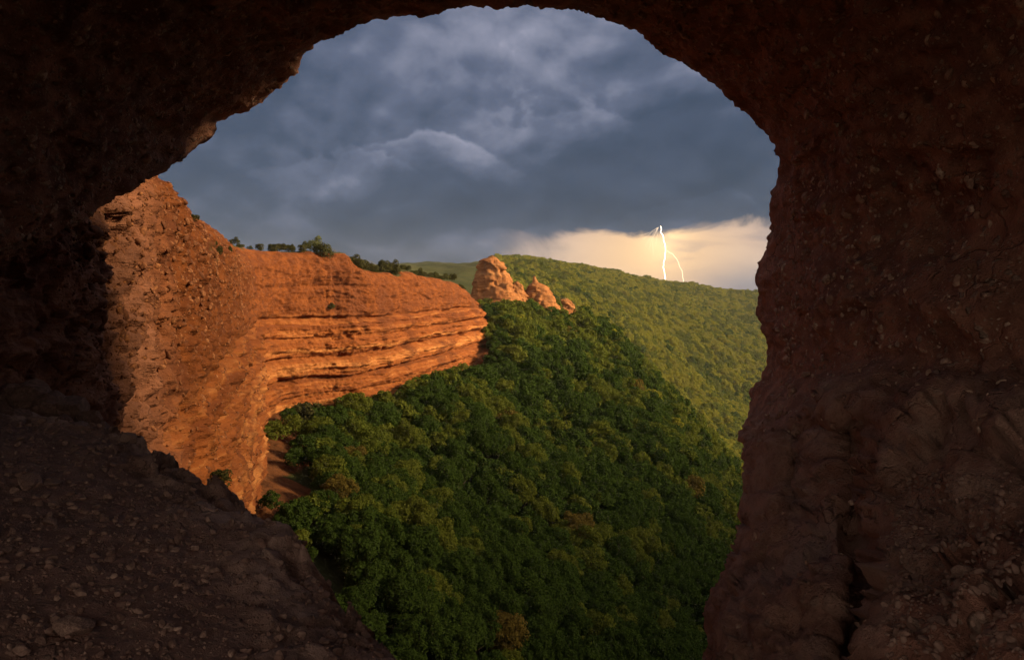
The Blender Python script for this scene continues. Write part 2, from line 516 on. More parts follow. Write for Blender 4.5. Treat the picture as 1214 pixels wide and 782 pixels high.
def HILL_TOP(x):
    return pw(x, [-200, -20, 0, 20, 60, 120, 200], [11, 11, 10, 9, 8, 4, 0])


cave, CP, CN, CA, CLOW = build_cave()

# ------------------------------------------------------------------ stones
def ico(sub=1):
    t = (1 + 5 ** 0.5) / 2
    v = [(-1, t, 0), (1, t, 0), (-1, -t, 0), (1, -t, 0), (0, -1, t), (0, 1, t), (0, -1, -t), (0, 1, -t), (t, 0, -1), (t, 0, 1), (-t, 0, -1), (-t, 0, 1)]
    f = [(0, 11, 5), (0, 5, 1), (0, 1, 7), (0, 7, 10), (0, 10, 11), (1, 5, 9), (5, 11, 4), (11, 10, 2), (10, 7, 6), (7, 1, 8), (3, 9, 4), (3, 4, 2), (3, 2, 6), (3, 6, 8), (3, 8, 9), (4, 9, 5), (2, 4, 11), (6, 2, 10), (8, 6, 7), (9, 8, 1)]
    v = [tuple(np.array(p) / np.linalg.norm(p)) for p in v]
    for _ in range(sub):
        mid, nf = {}, []
        def mp(a, b):
            k = (min(a, b), max(a, b))
            if k not in mid:
                p = (np.array(v[a]) + np.array(v[b])) / 2
                v.append(tuple(p / np.linalg.norm(p))); mid[k] = len(v) - 1
            return mid[k]
        for a, b, c in f:
            x, y, z = mp(a, b), mp(b, c), mp(c, a)
            nf += [(a, x, z), (b, y, x), (c, z, y), (x, y, z)]
        f = nf
    return np.array(v), np.array(f)


ICO1 = ico(1)
ICO2 = ico(2)


def stone_shape(seed, base=ICO1, rough=0.35, flat=0.6):
    v, f = base
    r = np.random.default_rng(seed)
    v = v * (1 + rough * fbm(v * 1.3 + seed * 3.1, 2, seed=seed))[:, None]
    for _ in range(4):                                    # broken facets
        n = r.normal(size=3); n /= np.linalg.norm(n)
        c = r.uniform(0.55, 0.85)
        e = np.maximum(0, v @ n - c)
        v = v - e[:, None] * n * 0.9
    return v * np.array([1, r.uniform(0.6, 0.95), flat * r.uniform(0.7, 1.15)])


SHAPES = [stone_shape(s) for s in range(10)]


def rot_from(n, r):
    """matrices whose third axis is n, turned at random"""
    n = n / np.linalg.norm(n, axis=-1, keepdims=True)
    t = r.normal(size=n.shape)
    a = np.cross(n, t); a /= np.linalg.norm(a, axis=-1, keepdims=True)
    b = np.cross(n, a)
    return np.stack([a, b, n], -1)


def scatter_stones(name, pts, nrm, size, mat, r, smooth=False):
    rot = rot_from(nrm + 0.35 * r.normal(size=nrm.shape), r)
    which = r.integers(0, len(SHAPES), len(pts))
    V = np.empty((len(pts), len(ICO1[0]), 3))
    for k in range(len(SHAPES)):
        s = which == k
        V[s] = np.einsum("nij,vj->nvi", rot[s], SHAPES[k]) * size[s, None, None] + pts[s, None]
    Fc = (ICO1[1][None] + (np.arange(len(pts)) * len(ICO1[0]))[:, None, None]).reshape(-1, 3)
    me = mesh_np(name, V.reshape(-1, 3), Fc, smooth)
    me.materials.append(mat)
    return me


def pick_on_grid(P, N, weight, n, r):
    """random places on a grid surface, by area times weight"""
    a = np.linalg.norm(np.cross(np.gradient(P, axis=0), np.gradient(P, axis=1)), axis=-1) * weight
    a = a.ravel() / a.sum()
    i = r.choice(len(a), n, p=a)
    return P.reshape(-1, 3)[i], N.reshape(-1, 3)[i]


rs = np.random.default_rng(11)
wt = (CA < 1.25) * (1 - 0.85 * CLOW) * (np.arange(CA.shape[1]) > 9)[None]
S_ = np.sign(np.sum(CN * -CP, -1, keepdims=True))
pp, pn = pick_on_grid(CP, CN * S_, wt, 12500, rs)
pd_ = np.linalg.norm(pp, axis=1)
sz = 0.0021 * pd_ * np.exp(rs.exponential(0.4, len(pp))); sz = np.minimum(sz, 0.0085 * pd_)
pm = scatter_stones("pebble_inlay", pp - pn * sz[:, None] * 0.25, pn, sz, M["pebble"], rs, False)
po = link("pebble_inlay", pm, None, cave)
tag(po, kind="stuff")

# ------------------------------------------------------------------ cave floor: gravel slope with a broken rock edge
edge = np.array([(40, 492, 8.6), (115, 505, 8.2), (165, 512, 8.0), (190, 535, 7.6), (255, 565, 7.2), (280, 590, 6.8), (330, 622, 6.4), (385, 690, 5.6), (430, 727, 5.3), (490, 784, 4.8), (560, 850, 4.3), (640, 930, 3.6)], float)
edge3 = at(edge[:, 0], edge[:, 1], edge[:, 2])
edge3 = np.concatenate([edge3, [[1.2, 2.0, -2.75], [2.0, 0.4, -2.8], [2.4, -3, -2.8]]])
edge3 = np.concatenate([[[-9.5, 8.9, -1.2]], edge3])


def floor_fields(X, Y):
    E = edge3
    best = np.full(X.shape, 1e9); sgn = np.ones(X.shape); ez = np.zeros(X.shape)
    for a, b in zip(E[:-1], E[1:]):
        d = b[:2] - a[:2]; L2 = d @ d
        t = np.clip(((X - a[0]) * d[0] + (Y - a[1]) * d[1]) / L2, 0, 1)
        dx, dy = X - a[0] - t * d[0], Y - a[1] - t * d[1]
        q = np.hypot(dx, dy)
        cr = d[0] * (Y - a[1]) - d[1] * (X - a[0])
        s = q < best
        best = np.where(s, q, best); sgn = np.where(s, np.where(cr > 0, 1, -1), sgn); ez = np.where(s, a[2] + t * (b[2] - a[2]), ez)
    return best * sgn, ez                                  # positive: out over the valley


def build_floor():
    xs = np.concatenate([np.arange(-9.5, -6, 0.06), np.arange(-6, 0.6, 0.026), np.arange(0.6, 4.5, 0.09)])
    ys = np.concatenate([np.arange(-6, 1.5, 0.12), np.arange(1.5, 9.6, 0.028), np.arange(9.6, 13, 0.12)])
    X, Y = np.meshgrid(xs, ys, indexing="ij")
    p = np.stack([X, Y, 0 * X], -1)
    jag = 0.16 * fbm(p * 1.7, 4, 0.6, seed=80)
    sd, ez = floor_fields(X, Y)
    sd = sd + jag
    flat = -1.62 - 0.225 * (np.clip(X, -7.5, 3) + 5)
    w = np.exp(-np.maximum(0, -sd) / 0.8)
    z = flat * (1 - w) + ez * w
    big = fbm(p * 0.55, 3, seed=81)
    med = fbm(p * 2.6, 4, 0.55, seed=84)
    rim = np.exp(-(np.maximum(0, -sd - 0.05) / (0.55 + 0.5 * sstep(-2.5, -1.2, X))) ** 2)
    pat = sstep(-0.12, 0.22, fbm(p * 1.15 + 4, 4, 0.55, seed=88))
    smooth = np.clip(rim * pat * 1.15, 0, 1)
    step = fbm(np.stack([X * 1.5 + Y * 0.6, Y * 1.5 - X * 0.6, 0 * X], -1) + 0.5 * med[..., None], 3, seed=90, ridged=True)
    z = z + 0.09 * big + 0.05 * med + 0.022 * fbm(p * 9, 3, 0.6, seed=92) * (1 - 0.6 * smooth) + rim * (0.05 * step - 0.03) + 0.05 * smooth
    jf = 0.5 * np.stack([med, big, 0 * med], -1)
    fcl = facets((p + jf) * 1.6, 12) + 0.5 * facets((p + 0.5 * jf) * 4.2, 14)
    z = z + rim * 0.13 * fcl
    z = z - np.where(sd > 0, 1.9 * sd + 0.9 * np.maximum(0, sd - 0.35) ** 1.3, 0.0) - 0.10 * np.exp(-(sd / 0.22) ** 2)
    z = np.maximum(z, -38 + 0 * z)
    P = np.stack([X, Y, z], -1)
    # roughen the broken edge sideways too
    off = sstep(-0.1, 0.25, sd)
    P[..., 0] += off * 0.16 * fbm(P * 2.1, 4, 0.6, seed=94)
    P[..., 1] += off * 0.16 * fbm(P * 2.1, 4, 0.6, seed=97)
    me = mesh_np("cave_floor", P.reshape(-1, 3), grid_faces(*X.shape))
    attr(me, "smooth_rock", smooth)
    o = link("cave_floor", me, M["floor"])
    tag(o, "dark gravel floor of the cave sloping down to a broken pale rock edge", "cave floor", kind="structure")
    return P, sd, smooth


FP, FSD, FSM = build_floor()
FN = grid_normals(FP)
FN *= np.sign(FN[..., 2:3])
vis = (FSD < 0.25) & (FP[..., 1] > 2) & (FP[..., 0] > -8)
near_w = 1.0 / np.maximum(2.0, np.linalg.norm(FP, axis=-1)) ** 0.8
gp, gn = pick_on_grid(FP, FN, vis * (1 - 0.75 * FSM) * near_w, 15000, rs)
gs = np.minimum(0.009 * np.exp(rs.exponential(0.5, len(gp))), 0.045)
g1 = scatter_stones("gravel", gp + gn * gs[:, None] * 0.1, gn, gs, M["stone"], rs)
# gravel on the right-hand slope too
rx, ry, rz = project(CP)
wr = (CLOW > 0.5) & (rx > 1050) & (ry > 560) & (rx < 1400) & (ry < 900)
hp, hn = pick_on_grid(CP, CN * S_, wr * 1.0, 7000, rs)
hs = np.minimum(0.007 * np.exp(rs.exponential(0.5, len(hp))), 0.026)
g2 = scatter_stones("gravel_right", hp, hn, hs, M["stone"], rs)
tag(link("gravel", g1), "loose dark gravel strewn over the cave floor slope", "gravel", kind="stuff")
tag(link("gravel.001", g2), "gravel bank on the sloping rock under the right cave wall", "gravel", kind="stuff")

# larger stones, each a thing
SM = []
for k in range(8):
    me = mesh_np("stone", stone_shape(100 + k, ICO2, 0.4, 0.55), ICO2[1], False)
    me.materials.append(M["stone"]); SM.append(me)


def put_stone(p, n, s, label, group):
    o = link("stone", SM[rs.integers(0, len(SM))])
    mtx = rot_from((n + 0.25 * rs.normal(size=3))[None], rs)[0]
    o.matrix_world = Matrix.Translation(Vector(p + n * s * 0.15)) @ Matrix(mtx.tolist()).to_4x4() @ Matrix.Diagonal((s, s, s, 1))
    tag(o, label, "stone", group)


bp_, bn_2 = pick_on_grid(FP, FN, (vis & (FSD < -0.05)) * near_w, 90, rs)
for p, n in zip(bp_, bn_2):
    s = 0.035 * math.exp(rs.exponential(0.45))
    s = min(s, 0.15)
    sd = FSD.ravel()[np.argmin(np.sum((FP.reshape(-1, 3) - p) ** 2, 1))]
    if sd > -0.7:
        put_stone(p, n, s, "brown stone resting along the broken edge of the gravel floor", "stones along the floor edge")
    else:
        put_stone(p, n, s, "brown stone lying in the gravel away from the floor edge", "stones in the gravel floor")
bp_, bn_2 = pick_on_grid(CP, CN * S_, wr * 1.0, 34, rs)
for p, n in zip(bp_, bn_2):
    put_stone(p, n, min(0.022 * math.exp(rs.exponential(0.4)), 0.06), "brown stone on the gravel bank under the right cave wall", "stones on the right gravel bank")

# fallen rock heaped where the floor meets the left wall
BM = []
for k in range(4):
    me = mesh_np("boulder", stone_shape(150 + k, ICO2, 0.45, 0.75), ICO2[1], False)
    me.materials.append(M["floor"]); BM.append(me)
for k, (px, py, d, s) in enumerate(((8, 478, 8.9, 0.42), (34, 470, 9.0, 0.36), (58, 482, 8.7, 0.30), (84, 478, 8.8, 0.34), (104, 494, 8.5, 0.20), (20, 497, 8.2, 0.24), (72, 500, 8.2, 0.17), (-14, 486, 8.6, 0.38), (122, 503, 8.3, 0.13), (46, 498, 8.3, 0.15))):
    o = link("boulder", BM[k % 4], None, None, at(px, py + 6, d))
    o.scale = (s, s, s); o.rotation_euler = (rs.uniform(-0.4, 0.4), rs.uniform(-0.4, 0.4), rs.uniform(0, 6.28))
    tag(o, "dark boulder heaped where the gravel floor meets the left wall", "boulder", "boulders at the foot of the left wall")

# ------------------------------------------------------------------ cliff
#          px    d     top  foot (photo rows)
cl = np.array([
    (-260, 6.6, -150, 900), (-120, 7.7, -80, 800), (60, 10.6, 60, 700), (105, 12.6, 95, 680), (150, 15.2, 130, 650), (216, 22.5, 192, 620), (245, 31, 233, 605), (262, 38, 250, 590), (273, 47, 262, 585),
    (279, 56, 284, 575), (287, 68, 292, 555), (297, 86, 293, 500), (318, 91, 296, 484), (345, 95, 299, 481), (380, 99, 300, 479), (402, 101, 301, 477), (418, 102.5, 300, 474), (432, 105, 316, 468),
    (450, 109, 322, 458), (480, 118, 325, 450), (490, 121, 320, 446), (505, 127, 327, 443), (525, 134, 331, 438), (545, 142, 334, 434), (560, 149, 346, 428), (567, 158, 358, 425), (566, 172, 365, 420), (552, 195, 360, 420)], float)


def build_cliff():
    s0 = np.arange(len(cl), dtype=float)
    # columns: even in view
    step = np.hypot(np.diff(cl[:, 0]), np.diff(cl[:, 1]) * 1.2)
    cum = np.concatenate([[0], np.cumsum(step)])
    NC, NRW = 820, 300
    s = np.interp(np.linspace(0, cum[-1], NC), cum, s0)
    px = np.interp(s, s0, cl[:, 0]); d = np.exp(np.interp(s, s0, np.log(cl[:, 1])))
    x = smooth1((px - CX) / F * d, 9); d = smooth1(d, 9)
    tp = np.interp(s, s0, cl[:, 2]); bt = np.interp(s, s0, cl[:, 3])
    ztop = np.minimum((HY - tp) / F * d, 9.0)
    ztop = smooth1(ztop, 5)
    zbot = (HY - bt) / F * d - 15 * np.clip(d / 50, 0.2, 1)
    zbot = smooth1(zbot, 11)
    plan = np.stack([x, d, 0 * x], -1)
    tg = np.gradient(plan, axis=0); tg /= np.linalg.norm(tg, axis=1, keepdims=True)
    nrm = np.stack([tg[:, 1], -tg[:, 0], 0 * x], -1)       # faces the valley
    for k in range(3): nrm[:, k] = smooth1(nrm[:, k], 31)
    nrm /= np.linalg.norm(nrm, axis=1, keepdims=True)
    edge_n = fbm(np.stack([x, d, 0 * x], -1) * 0.35, 3, seed=120)
    ztop = ztop + np.clip(d / 60, 0.3, 1) * 0.55 * edge_n
    v = np.linspace(0, 1, NRW)
    Z = zbot[:, None] + (ztop - zbot)[:, None] * v[None]
    P = plan[:, None] + np.zeros((1, NRW, 1)); P[..., 2] = Z
    H = Z - np.interp(d, [10, 60, 105, 150], [0, 0, 0, 0.8])[:, None]       # height in the layered rock
    far = np.clip((d - 12) / 60, 0.12, 1)[:, None]
    q = P.copy()
    wob = fbm(q * np.array([0.06, 0.06, 0.1]), 3, seed=130)
    hz = H + 1.3 * wob
    # strata: shelves that stand out and slots that are worn back
    prof = np.zeros_like(hz)
    for z0, w, a in ((-3.4, 0.25, -0.75), (-2.3, 0.8, 0.35), (-4.8, 0.7, 0.55), (-6.1, 0.35, -0.8), (-7.4, 0.7, 0.45), (-8.8, 0.4, -0.95), (-10.2, 0.9, 0.7), (-11.9, 0.35, -0.9), (-13.2, 0.7, 0.5), (-14.6, 0.4, -0.6), (1.2, 0.3, -0.25)):
        vary = 0.35 + 1.1 * np.clip(0.5 + 1.1 * fbm(np.stack([q[..., 0] * 0.09, q[..., 1] * 0.09, 0 * hz + z0], -1), 2, seed=140 + int(z0 * 3) % 17), 0, 1)
        prof += a * vary * np.exp(-np.abs((hz - z0) / w) ** 2.2)
    prof += 0.9 * sstep(-2.0, -6.5, hz) + 0.9 * sstep(-12, -19, hz)
    massive = sstep(-4.2, -2.4, hz)
    gully = fbm(q * np.array([0.35, 0.35, 0.05]), 4, 0.55, seed=150)
    flute = fbm(q * np.array([1.3, 1.3, 0.12]), 3, 0.6, seed=155)
    rough = fbm(q * np.array([0.7, 0.7, 1.0]), 5, 0.6, seed=160)
    grit = fbm(q * 2.7, 3, 0.6, seed=166)
    rid = fbm(q * 0.16, 3, 0.5, seed=170, ridged=True)
    thin = fbm(np.stack([q[..., 0] * 0.05, q[..., 1] * 0.05, hz * 1.9], -1), 4, 0.65, seed=158)
    block = fbm(q * np.array([0.28, 0.28, 0.8]), 4, 0.6, seed=163, ridged=True)
    prof = prof + 1.2 * thin * (1 - 0.75 * massive) + 0.3 * block
    disp = 0.85 * prof * (0.12 + 0.88 * far) + far * (0.7 * gully + 0.30 * flute * (0.3 + massive) + 0.6 * rid) + 0.42 * rough * (0.4 + 0.6 * far) + 0.22 * grit
    # joints break the face into blocks
    jj = 1.5 * np.stack([fbm(q * 0.3, 3, seed=210 + k) for k in range(3)], -1)
    disp = disp + far * (0.45 * facets((q + jj) * np.array([0.22, 0.22, 0.5]), 41) + 0.25 * facets((q + jj) * np.array([0.6, 0.6, 1.3]), 43)) * (1 - 0.45 * massive) + 0.16 * facets((q + 0.4 * jj) * np.array([1.7, 1.7, 2.6]), 45)
    # near the cave the wall is a tumble of broken faces
    nearw = 1 - sstep(22, 60, d)[:, None]
    disp = disp + nearw * (0.22 * facets((q + 0.5 * jj) * np.array([0.5, 0.5, 0.9]), 47) * (1 - massive * 0.6) + 0.4 * fbm(q * np.array([0.55, 0.55, 0.8]), 4, 0.55, seed=180, ridged=True) + 0.2 * np.maximum(0, noise(q * 3.1, 7)) + 0.12 * np.maximum(0, noise(q * 6.3, 8)))
    # the top rounds back
    t = np.clip((Z - (ztop[:, None] - 3.2)) / 3.2, 0, 1)
    disp = disp - 2.1 * t ** 2.4 * np.interp(d, [12, 30, 60, 105], [0.2, 1.2, 1.2, 1])[:, None]
    P = P + nrm[:, None] * disp[..., None]
    # the flat land behind the edge
    back = []
    for w, dz in ((1.2, 0.25), (3, 0.4), (7, 0.3), (16, 0.1), (40, -0.2), (110, -0.5), (260, -3)):
        b = P[:, -1] - nrm * w
        n_ = fbm(b * 0.1, 3, seed=190)
        b[:, 2] = P[:, -1, 2] * (1 - min(1, w / 40)) + 3.2 * min(1, w / 40) + dz * np.clip(d / 80, 0.2, 1) + 0.5 * n_
        back.append(b)
    P = np.concatenate([P, np.stack(back, 1)], 1)
    nb = len(back)
    veg = np.concatenate([0.75 * sstep(0.72, 1.0, t) * sstep(-0.1, 0.35, fbm(q * np.array([0.2, 0.2, 0.3]), 3, seed=195)), np.ones((NC, nb))], 1)
    gl = np.exp(-((px - 245) / 22) ** 2)[:, None] * np.exp(-((Z - 2.0 - 0.0 * Z) / 0.8) ** 2) * 0.5
    veg[:, :NRW] += gl
    me = mesh_np("cliff", P.reshape(-1, 3), grid_faces(NC, P.shape[1]))
    attr(me, "strata_height", np.concatenate([H, np.repeat(H[:, -1:], nb, 1)], 1))
    attr(me, "massive", np.concatenate([massive, np.ones((NC, nb))], 1))
    attr(me, "vegetation", veg)
    attr(me, "conglomerate", np.repeat(1 - sstep(11, 21, d)[:, None], NRW + nb, 1))  # cave rock nearest the mouth, paler to offset the shade there
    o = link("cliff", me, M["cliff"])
    tag(o, "tall orange layered sandstone cliff curving along the forest edge", "cliff", kind="structure")
    return P, NRW, nrm, px, d


KP, KROWS, KN, KPX, KD = build_cliff()

M["cliff_stone"] = stone_mat("cliff_embedded_stone", (0.12, 0.04, 0.016), (0.34, 0.135, 0.05))
kn_ = grid_normals(KP[:, :KROWS])
kn_ *= np.sign(np.sum(kn_ * KN[:, None], -1, keepdims=True))
wk = ((KD < 75) & (KPX > 40))[:, None] / np.maximum(KD, 9)[:, None] ** 2.0 * (0.25 + 0.75 * sstep(-2.5, 0.0, KP[:, :KROWS, 2])) * (KP[:, :KROWS, 2] > -14)
kp_, kq_ = pick_on_grid(KP[:, :KROWS], kn_, wk, 11000, rs)
ks_ = np.clip(0.0015 * np.linalg.norm(kp_, axis=1) * np.exp(rs.exponential(0.45, len(kp_))), 0.015, 0.16)
ko_ = link("pebble_inlay", scatter_stones("pebble_inlay", kp_ - kq_ * ks_[:, None] * 0.25, kq_, ks_, M["cliff_stone"], rs, True), None, bpy.data.objects["cliff"])
tag(ko_, kind="stuff")

# ------------------------------------------------------------------ terrain
TREE = 5.0
# the line from which the near slope falls away: foot of the cliff, then the wooded crest with the pinnacles, then the spur going down
crest = [at(px, py, d) + np.array([0.75 * o, -0.66 * o, up]) for px, py, d, o, up in (
    (216, 800, 30, 0, -6), (250, 640, 46, 0, -1), (275, 585, 58, 1, 0.5), (287, 560, 68, 1, 1), (296, 515, 82, 1, 1), (318, 490, 91, 1, 0.5), (340, 482, 95, 1.5, 0), (380, 480, 99, 2, -1), (418, 474, 102.5, 2, -1.5), (450, 458, 109, 2, -2), (480, 450, 118, 2, -2),
    (505, 444, 127, 2, -2), (525, 438, 134, 2, -2), (545, 432, 142, 2, -2), (560, 405, 152, 2, -2), (566, 382, 166, 2, -1), (572, 360, 186, 0, -1), (590, 358, 190, 0, -1.5), (612, 362, 191, 0, -2), (640, 372, 195, 0, -2.5), (668, 371, 199, 0, -2), (692, 372, 202, 0, -4.5),
    (735, 408, 199, 0, -4.5), (780, 450, 193, 0, -4.5), (825, 505, 183, 0, -4.5), (870, 563, 170, 0, -4.5), (930, 660, 150, 0, -6))]
crest = np.array(crest)
cseg = np.concatenate([[0], np.cumsum(np.linalg.norm(np.diff(crest[:, :2], axis=0), axis=1))])
ct = np.linspace(0, cseg[-1], 170)
CREST = np.stack([np.interp(ct, cseg, crest[:, k]) for k in range(3)], -1)
ctrl = []
for px, py, d, h in (
    # far canopy seen in the photograph (the ground lies a tree's height below)
    (740, 395, 390, TREE), (790, 425, 400, TREE), (850, 470, 410, TREE), (900, 480, 440, TREE), (720, 365, 440, TREE), (800, 395, 500, TREE), (880, 430, 500, TREE),
    (640, 338, 400, TREE), (700, 345, 480, TREE), (770, 355, 570, TREE), (830, 368, 620, TREE), (890, 390, 650, TREE),
    (640, 315, 520, TREE), (700, 322, 600, TREE), (760, 334, 680, TREE), (830, 345, 760, TREE), (900, 352, 820, TREE), (990, 358, 860, TREE),
    (690, 395, 340, TREE), (760, 470, 340, TREE), (640, 352, 330, TREE),
    # fields behind
    (520, 312, 900, 0), (450, 318, 700, 0), (580, 313, 650, 0), (400, 328, 500, 0)):
    p = at(px, py, d)
    ctrl.append((p[0], p[1], p[2] - h))
ctrl += [(0, 18, -60), (-12, 34, -60), (-3, 60, -75), (22, 45, -85), (60, 80, -95), (95, 150, -95), (150, 240, -100), (-70, 60, -24), (-90, 120, -20), (-60, 165, -14), (-80, 240, -6), (60, 10, -95), (220, 360, -100), (320, 520, -92), (450, 800, -50), (300, 100, -98), (-40, -60, -60), (100, -80, -95), (0, 1100, 5), (300, 1200, -40), (-300, 400, 5), (-600, 900, 18), (-300, 0, -20), (10, 110, -70), (30, 190, -50), (0, 150, -50), (70, 250, -66), (20, 250, -30)]
ctrl = np.array(ctrl)


def rbf_fit(c):
    s = 60.0
    r = np.hypot(c[:, None, 0] - c[None, :, 0], c[:, None, 1] - c[None, :, 1]) / s
    K = np.sqrt(r * r + 0.06)
    n = len(c)
    Q = np.concatenate([np.ones((n, 1)), c[:, :2] / 300], 1)
    Am = np.block([[K + 0.02 * -np.eye(n), Q], [Q.T, np.zeros((3, 3))]])
    return np.linalg.solve(Am, np.concatenate([c[:, 2], np.zeros(3)]))


RBF = rbf_fit(ctrl)


def ground_z(x, y):
    x, y = np.asarray(x, float), np.asarray(y, float)
    sh = x.shape
    x, y = x.ravel(), y.ravel()
    out = np.empty(len(x))
    for i in range(0, len(x), 20000):
        a, b = x[i:i + 20000], y[i:i + 20000]
        r = np.hypot(a[:, None] - ctrl[None, :, 0], b[:, None] - ctrl[None, :, 1]) / 60.0
        out[i:i + 20000] = np.sqrt(r * r + 0.06) @ RBF[:-3] + RBF[-3] + RBF[-2] * a / 300 + RBF[-1] * b / 300
    env = np.empty(len(x))
    for i in range(0, len(x), 20000):
        a, b = x[i:i + 20000], y[i:i + 20000]
        dc = np.hypot(a[:, None] - CREST[None, :, 0], b[:, None] - CREST[None, :, 1])
        env[i:i + 20000] = np.max(CREST[None, :, 2] - 0.56 * (np.sqrt(dc * dc + 4) - 2), 1)
    env = env - 0.55 * np.maximum(0, x - 29)
    kk = 2.5
    out = np.maximum(out, env) + kk * np.log1p(np.exp(-np.abs(out - env) / kk)) * (out > env - 12)
    # unseen ridge added across the valley, shaped to shade the lower wood
    ridge = pw(y, [-200, 0, 25, 48, 75, 110, 170, 220, 270, 330, 400], [162, 165, 154, 137, 126, 98, 45, 10, -30, -80, -250])
    shade_hill = ridge - np.where(x < 380, 0.62, 0.25) * np.abs(x - 380)
    out = np.where(shade_hill > out - 20, np.maximum(out, shade_hill) + 3 * np.exp(-np.abs(out - shade_hill) / 6), out)
    far = sstep(900, 1500, np.hypot(x * 0.9, y - 150))
    out = out * (1 - far) + -25 * far
    p = np.stack([x, y, 0 * x], -1)
    amp = np.clip(y / 200, 0.25, 1.0) + 1.9 * sstep(260, 420, y)
    out = out + amp * (2.2 * fbm(p / 42.0, 3, seed=200) + 0.9 * fbm(p / 13.0, 2, seed=204))
    return out.reshape(sh)


def build_terrain():
    def axis(lo, hi, n, extra):
        a = np.linspace(lo, hi, n)
        e = np.geomspace(1, 30, extra) * 200
        return np.concatenate([(lo - e)[::-1], a, hi + e])
    xs = axis(-320, 640, 290, 10); ys = axis(-60, 1000, 340, 10)
    X, Y = np.meshgrid(xs, ys, indexing="ij")
    Zg = ground_z(X, Y)
    P = np.stack([X, Y, Zg], -1)
    me = mesh_np("hillside", P.reshape(-1, 3), grid_faces(*X.shape))
    foot = np.stack([KP[:, 0, 0], KP[:, 0, 1]], -1)[::8]
    dist = np.min(np.hypot(X[..., None] - foot[:, 0], Y[..., None] - foot[:, 1]), -1)
    talus = sstep(-36, -33, X) * (1 - sstep(-25, -18, X)) * sstep(30, 40, Y) * (1 - sstep(98, 104, Y))
    attr(me, "bare_earth", 1 - sstep(1.5 + 2.5 * talus, 3.5 + 5 * talus, dist))
    o = link("hillside", me, M["ground"])
    tag(o, "steep valley hillside under the forest, bare red earth at the cliff foot", "hillside", kind="structure")
    return dist


build_terrain()

# ------------------------------------------------------------------ rock pinnacles on the ridge
def pinnacle(name, px, base_py, d, prof, depth_ratio, seed, label):
    """prof: (row, left px, right px) from foot to top, at distance d"""
    prof = np.array(prof, float)
    NA, NV = 96, 70
    rows = np.linspace(prof[0, 0], prof[-1, 0], NV)
    L = np.interp(-rows, -prof[:, 0], prof[:, 1]); Rr = np.interp(-rows, -prof[:, 0], prof[:, 2])
    L, Rr = smooth1(L, 5), smooth1(Rr, 5)
    z = (HY - rows) / F * d
    z = np.where(np.arange(NV) < 6, z - 2.2 * (6 - np.arange(NV)), z)
    cx = ((L + Rr) / 2 - CX) / F * d; hw = (Rr - L) / 2 / F * d
    base = np.array([(px - CX) / F * d, d, z[0]])
    a = np.linspace(0, 2 * np.pi, NA, endpoint=False)
    X = cx[None] + hw[None] * np.cos(a)[:, None]; Y = d + depth_ratio * hw[None] * np.sin(a)[:, None]
    P = np.stack([X, Y, np.broadcast_to(z[None], X.shape)], -1)
    axis = np.stack([cx, 0 * cx + d, z], -1)[None]
    rad = P - axis; rl = np.maximum(np.linalg.norm(rad, axis=-1, keepdims=True), 1e-4)
    n = rad / rl
    k = hw.max()
    lay = fbm(np.stack([0 * X, 0 * X, P[..., 2] * 1.1], -1) + 0.15 * P / k, 3, seed=seed)
    dsp = (0.2 * k * fbm(P * 2.0 / k, 5, 0.6, seed=seed + 3, ridged=True) + 0.14 * k * facets(P * 2.6 / k, seed + 5) + 0.07 * k * fbm(P * np.array([6, 6, 0.7]) / k, 3, seed=seed + 6)) * np.minimum(1, rl[..., 0] / (0.3 * k)) + 0.05 * k * lay - 0.06 * k
    P = P + n * dsp[..., None] * np.minimum(1, rl / (0.25 * k))
    P[..., 2] += 0.05 * k * fbm(P * 3 / k, 2, seed=seed + 9)
    P = P - base
    V = np.concatenate([P.reshape(-1, 3), [P[:, -1].mean(0) + np.array([0, 0, 0.05 * k])]])
    Fq = grid_faces(NA, NV, True)
    capi = np.arange(NA)
    cap = np.stack([capi * NV + NV - 1, (capi + 1) % NA * NV + NV - 1, np.full(NA, NA * NV), np.full(NA, NA * NV)], -1)
    me = bpy.data.meshes.new(name)
    me.from_pydata(V.tolist(), [], Fq.tolist() + [tuple(c[:3]) for c in cap.tolist()])
    me.polygons.foreach_set("use_smooth", np.full(len(me.polygons), True))
    me.update()
    n_v = len(V)
    attr(me, "strata_height", V[:, 2] * 1.0 - 9); attr(me, "massive", np.full(n_v, 0.35)); attr(me, "vegetation", np.clip(sstep(z[-1] - z[0] - 1.2, z[-1] - z[0], V[:, 2]) * 0.55, 0, 1))
    o = link(name, me, M["pinnacle"], None, base)
    tag(o, label, "rock", "rock pinnacles on the wooded ridge")
    return o


pinnacle("rock_pinnacle", 588, 365, 190, [(372, 556, 622), (350, 562, 615), (342, 565, 606), (334, 566, 603), (322, 568, 598), (314, 571, 594), (307, 576, 590), (304, 580, 587)], 0.8, 300, "tallest orange rock pinnacle on the wooded ridge, broad with a flat crest")
pinnacle("rock_pinnacle.001", 613, 360, 191, [(365, 600, 630), (348, 603, 622), (341, 606, 619), (335, 610, 616), (333, 612, 614)], 0.9, 320, "small pointed rock cone standing against the tallest pinnacle")
pinnacle("rock_pinnacle.002", 638, 372, 195, [(376, 615, 664), (362, 619, 659), (352, 622, 656), (344, 625, 650), (338, 629, 643), (335, 631, 639), (331, 631, 636), (327, 632, 635)], 0.8, 340, "rounded orange rock knob with a nipple shaped tip on the ridge")
pinnacle("rock_pinnacle.003", 668, 368, 199, [(372, 656, 684), (362, 660, 679), (357, 663, 676), (353, 666, 671)], 0.8, 360, "low pale rock outcrop among trees right of the rounded knob")

